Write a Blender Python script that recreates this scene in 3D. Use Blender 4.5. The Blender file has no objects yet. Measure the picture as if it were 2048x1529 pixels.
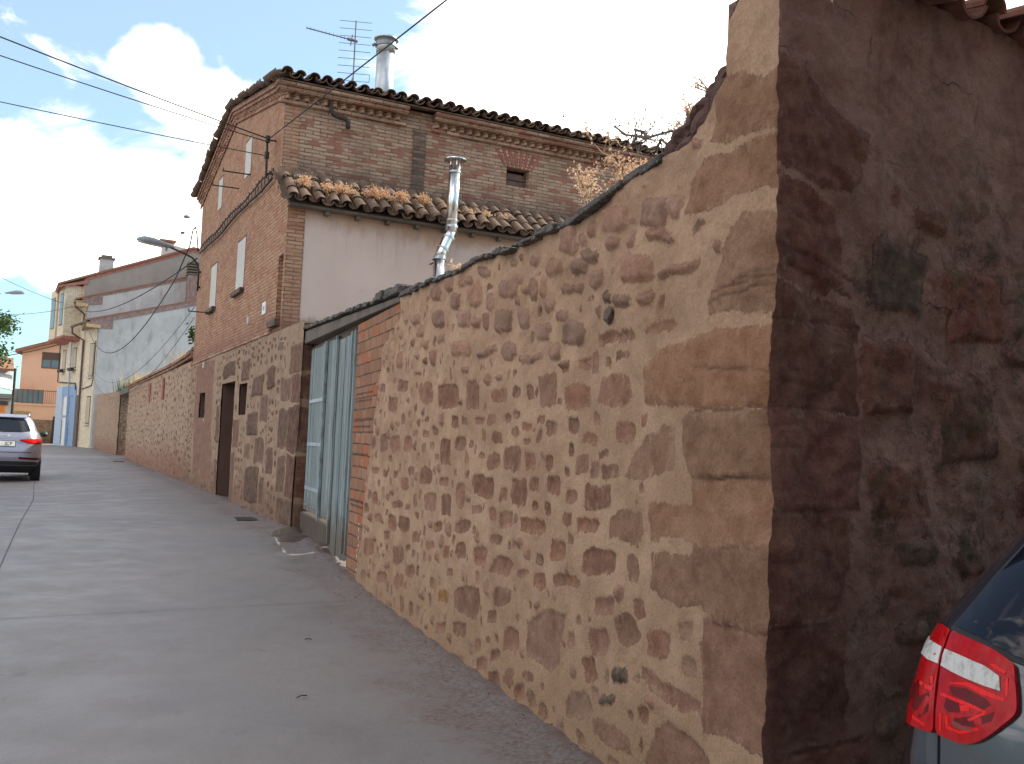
# An old street: rubble wall, plank gate, brick house and a row of houses beyond
import bpy, bmesh, math, random
import numpy as np
from mathutils import Vector
R = math.radians
scene = bpy.context.scene
COL = scene.collection
random.seed(11)

# ------------------------------------------------------------------ frames
class Fr:
    """a vertical wall plane: s runs along it, o out of it, z up"""
    def __init__(self, org, ang=None, d=None, o=None):
        self.org = org
        if ang is not None:
            a = R(ang)
            d = (-math.sin(a), math.cos(a))
            o = (-math.cos(a), -math.sin(a))
        self.d, self.o = d, o
    def __call__(self, s, o, z):
        return (self.org[0] + s * self.d[0] + o * self.o[0], self.org[1] + s * self.d[1] + o * self.o[1], z)
    def perp(self, s, o=0.0):
        """the wall that leaves this one at s and runs back into the block, facing the viewer's side"""
        p = self(s, o, 0)
        return Fr(p[:2], d=(-self.o[0], -self.o[1]), o=(-self.d[0], -self.d[1]))

WALL = Fr((0.391, 4.902), 20.6)          # garden wall along the street
HOUSE = Fr((-3.205, 14.47), 26.5)        # gable front of the brick house and the wall beyond it
SOUTH = HOUSE.perp(2.30)                 # long side of the brick house
ANNEX = HOUSE.perp(1.60)                 # plastered lean-to
CORNER = WALL(-1.565, 0, 0)[:2]
_c = R(62)
ALLEY = Fr(CORNER, d=(math.sin(_c), math.cos(_c)), o=(math.cos(_c), -math.sin(_c)))
TOWN = Fr((-27.664, 63.103), 38)         # row of taller houses at the far end

def gz(x, y):
    z = np.interp(y, [-60, 9, 14.5, 24, 42, 70, 140], [0, 0, .13, .26, .37, .42, .45])
    # the street falls a little towards its middle
    d = (np.asarray(x) - HOUSE.org[0]) * HOUSE.o[0] + (np.asarray(y) - HOUSE.org[1]) * HOUSE.o[1]
    return z - np.clip(d - 1.5, 0, 3) * 0.03 * np.clip((np.asarray(y) - 12) / 8, 0, 1)

# ------------------------------------------------------------------ noise
_T = np.random.RandomState(3).rand(256, 256)
def vn(x, y, k=0):
    x = np.asarray(x, float) + 17.3 * k; y = np.asarray(y, float) + 9.1 * k
    i = np.floor(x).astype(int); j = np.floor(y).astype(int)
    f = x - i; g = y - j
    f = f * f * (3 - 2 * f); g = g * g * (3 - 2 * g)
    t = lambda a, b: _T[a & 255, b & 255]
    return (t(i, j) * (1 - f) + t(i + 1, j) * f) * (1 - g) + (t(i, j + 1) * (1 - f) + t(i + 1, j + 1) * f) * g
def fbm(x, y, o=4, k=0):
    r = 0; a = .5
    for n in range(o):
        r = r + a * (vn(x * 2 ** n, y * 2 ** n, k + n) - .5); a *= .5
    return r

# ------------------------------------------------------------------ objects
def tag(o, label=None, cat=None, group=None, kind=None):
    if label: o['label'] = label
    if cat:
        o['category'] = cat
        if not kind: o['kind'] = 'thing'
    if group: o['group'] = group
    if kind: o['kind'] = kind
    return o
def thing(name, loc, label, cat, group=None, rz=0.0):
    o = bpy.data.objects.new(name, None)
    o.empty_display_size = .2
    o.location = loc; o.rotation_euler = (0, 0, rz)
    COL.objects.link(o)
    return tag(o, label, cat, group, 'thing')
def wloc(o):
    v = Vector((0, 0, 0))
    while o is not None:
        v += o.location; o = o.parent
    return v
def link(name, me, mats, parent=None, off=None):
    for m in (mats if isinstance(mats, (list, tuple)) else [mats]):
        me.materials.append(m)
    o = bpy.data.objects.new(name, me)
    COL.objects.link(o)
    if parent is not None: o.parent = parent
    return o
def dup(root, loc, rz=0.0, sc=1.0, label=None):
    r = root.copy(); COL.objects.link(r)
    r.location = loc; r.rotation_euler = (0, 0, rz); r.scale = (sc, sc, sc)
    if label: r['label'] = label
    for ch in list(root.children):
        c = ch.copy(); COL.objects.link(c); c.parent = r
        for g in list(ch.children):
            d = g.copy(); COL.objects.link(d); d.parent = c
    return r

class MB:
    """collects shapes in world space; build() links them as ONE mesh object"""
    def __init__(self): self.v = []; self.f = []; self.m = []; self.uv = None
    def add(self, v, f, m=0):
        n = len(self.v); self.v += [tuple(p) for p in v]
        self.f += [tuple(i + n for i in q) for q in f]; self.m += [m] * len(f)
        return self
    def hexa(self, p, m=0):
        return self.add(p, [(0, 3, 2, 1), (4, 5, 6, 7), (0, 1, 5, 4), (1, 2, 6, 5), (2, 3, 7, 6), (3, 0, 4, 7)], m)
    def box(self, fr, s0, s1, o0, o1, z0, z1, m=0):
        return self.hexa([fr(s0, o0, z0), fr(s1, o0, z0), fr(s1, o1, z0), fr(s0, o1, z0),
                          fr(s0, o0, z1), fr(s1, o0, z1), fr(s1, o1, z1), fr(s0, o1, z1)], m)
    def wall(self, fr, pts, o0, o1, m=0):
        """outline (s,z) given thickness from o0 to o1"""
        n = len(pts); v = [fr(s, o0, z) for s, z in pts] + [fr(s, o1, z) for s, z in pts]
        f = [tuple(range(n))[::-1], tuple(range(n, 2 * n))] + [(i, (i + 1) % n, n + (i + 1) % n, n + i) for i in range(n)]
        return self.add(v, f, m)
    def plan(self, pts, z0, z1, m=0):
        n = len(pts); v = [(x, y, z0) for x, y in pts] + [(x, y, z1) for x, y in pts]
        f = [tuple(range(n))[::-1], tuple(range(n, 2 * n))] + [(i, (i + 1) % n, n + (i + 1) % n, n + i) for i in range(n)]
        return self.add(v, f, m)
    def tube(self, pts, r, n=8, m=0, cap=True):
        P = [Vector(p) for p in pts]; k = len(P)
        rr = r if isinstance(r, (list, tuple)) else [r] * k
        v = []; up = None
        for i, p in enumerate(P):
            t = (P[min(i + 1, k - 1)] - P[max(i - 1, 0)]).normalized()
            if up is None: up = Vector((0, 0, 1)) if abs(t.z) < .9 else Vector((1, 0, 0))
            a = t.cross(up).normalized(); b = a.cross(t).normalized(); up = b
            for j in range(n):
                w = 2 * math.pi * j / n
                v.append(p + (a * math.cos(w) + b * math.sin(w)) * rr[i])
        f = []
        for i in range(k - 1):
            for j in range(n):
                f.append((i * n + j, i * n + (j + 1) % n, (i + 1) * n + (j + 1) % n, (i + 1) * n + j))
        if cap: f += [tuple(range(n))[::-1], tuple(range((k - 1) * n, k * n))]
        return self.add(v, f, m)
    def lathe(self, c, prof, n=20, m=0):
        """profile (r,z) turned about the vertical through c"""
        v = []; f = []; k = len(prof)
        for r, z in prof:
            for j in range(n):
                w = 2 * math.pi * j / n
                v.append((c[0] + r * math.cos(w), c[1] + r * math.sin(w), c[2] + z))
        for i in range(k - 1):
            for j in range(n):
                f.append((i * n + j, i * n + (j + 1) % n, (i + 1) * n + (j + 1) % n, (i + 1) * n + j))
        return self.add(v, f, m)
    def build(self, name, mats, parent=None, smooth=False, bevel=0, uvfr=None, recalc=True, local=False):
        V = np.array(self.v, float)
        if local: off = np.zeros(3)
        elif parent is not None: off = np.array(wloc(parent))
        else:
            off = np.array([(V[:, 0].min() + V[:, 0].max()) / 2, (V[:, 1].min() + V[:, 1].max()) / 2, V[:, 2].min()])
        me = bpy.data.meshes.new(name)
        me.from_pydata((V - off).tolist(), [], self.f)
        me.polygons.foreach_set('material_index', self.m)
        if recalc:
            bm = bmesh.new(); bm.from_mesh(me); bmesh.ops.recalc_face_normals(bm, faces=bm.faces); bm.to_mesh(me); bm.free()
        if uvfr is not None:
            # metres along the wall and up it; faces that turn away from the wall use their depth instead
            uv = me.uv_layers.new(name='UVMap'); fr = uvfr
            co = V
            S = (co[:, 0] - fr.org[0]) * fr.d[0] + (co[:, 1] - fr.org[1]) * fr.d[1]
            O = (co[:, 0] - fr.org[0]) * fr.o[0] + (co[:, 1] - fr.org[1]) * fr.o[1]
            nd = np.zeros(len(me.loops) * 2)
            for p in me.polygons:
                side = abs(p.normal.x * fr.d[0] + p.normal.y * fr.d[1]) > .7
                for li in p.loop_indices:
                    vi = me.loops[li].vertex_index
                    nd[2 * li] = O[vi] if side else S[vi]; nd[2 * li + 1] = co[vi, 2]
            uv.data.foreach_set('uv', nd)
        if smooth:
            me.polygons.foreach_set('use_smooth', [True] * len(me.polygons))
            if smooth == 'angle': me.set_sharp_from_angle(angle=R(42))
        o = link(name, me, mats, parent)
        if parent is None and not local: o.location = off
        if bevel:
            b = o.modifiers.new('bevel', 'BEVEL'); b.width = bevel; b.segments = 2; b.limit_method = 'ANGLE'
        return o

def grid(name, P, mats, parent=None, attrs=None, uv=None, extra=None, smooth=True, cut=()):
    """P: (ny,nx,3) sheet of points; extra: closed back given as (verts, faces) appended"""
    ny, nx = P.shape[:2]
    V = P.reshape(-1, 3)
    idx = np.arange(ny * nx).reshape(ny, nx)
    F = np.stack([idx[:-1, :-1], idx[:-1, 1:], idx[1:, 1:], idx[1:, :-1]], -1).reshape(-1, 4)
    for S, Z, (a, b_, c, d) in cut:            # leave out the faces inside an opening
        sc = S.reshape(-1)[F].mean(1); zc = Z.reshape(-1)[F].mean(1)
        F = F[~((sc > a) & (sc < b_) & (zc > c) & (zc < d))]
    if extra is not None:
        ev, ef = extra
        F = np.concatenate([F, np.array(ef) + len(V)]) if len(ef) else F
        V = np.concatenate([V, np.array(ev)])
    off = np.array(wloc(parent)) if parent is not None else np.array([V[:, 0].mean(), V[:, 1].mean(), V[:, 2].min()])
    me = bpy.data.meshes.new(name)
    me.vertices.add(len(V)); me.vertices.foreach_set('co', (V - off).ravel())
    me.loops.add(F.size); me.loops.foreach_set('vertex_index', F.ravel().astype(np.int32))
    me.polygons.add(len(F)); me.polygons.foreach_set('loop_start', np.arange(0, F.size, 4, dtype=np.int32))
    me.polygons.foreach_set('use_smooth', [smooth] * len(F))
    me.update(calc_edges=True)
    n0 = ny * nx
    for k, a in (attrs or {}).items():
        a = np.asarray(a)
        if a.ndim == 3:
            at = me.attributes.new(k, 'FLOAT_COLOR', 'POINT'); b = np.ones((len(V), 4)); b[:n0, :3] = a.reshape(-1, 3); b[n0:, :3] = a.reshape(-1, 3).mean(0)
            at.data.foreach_set('color', b.ravel())
        else:
            at = me.attributes.new(k, 'FLOAT', 'POINT'); b = np.full(len(V), 0.2); b[:n0] = a.ravel()
            at.data.foreach_set('value', b)
    if uv is not None:
        u = me.uv_layers.new(name='UVMap'); q = np.zeros((len(V), 2)); q[:n0] = uv.reshape(-1, 2)
        u.data.foreach_set('uv', q[F.ravel()].ravel())
    me.validate()
    o = link(name, me, mats, parent)
    if parent is None: o.location = off
    return o
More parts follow.
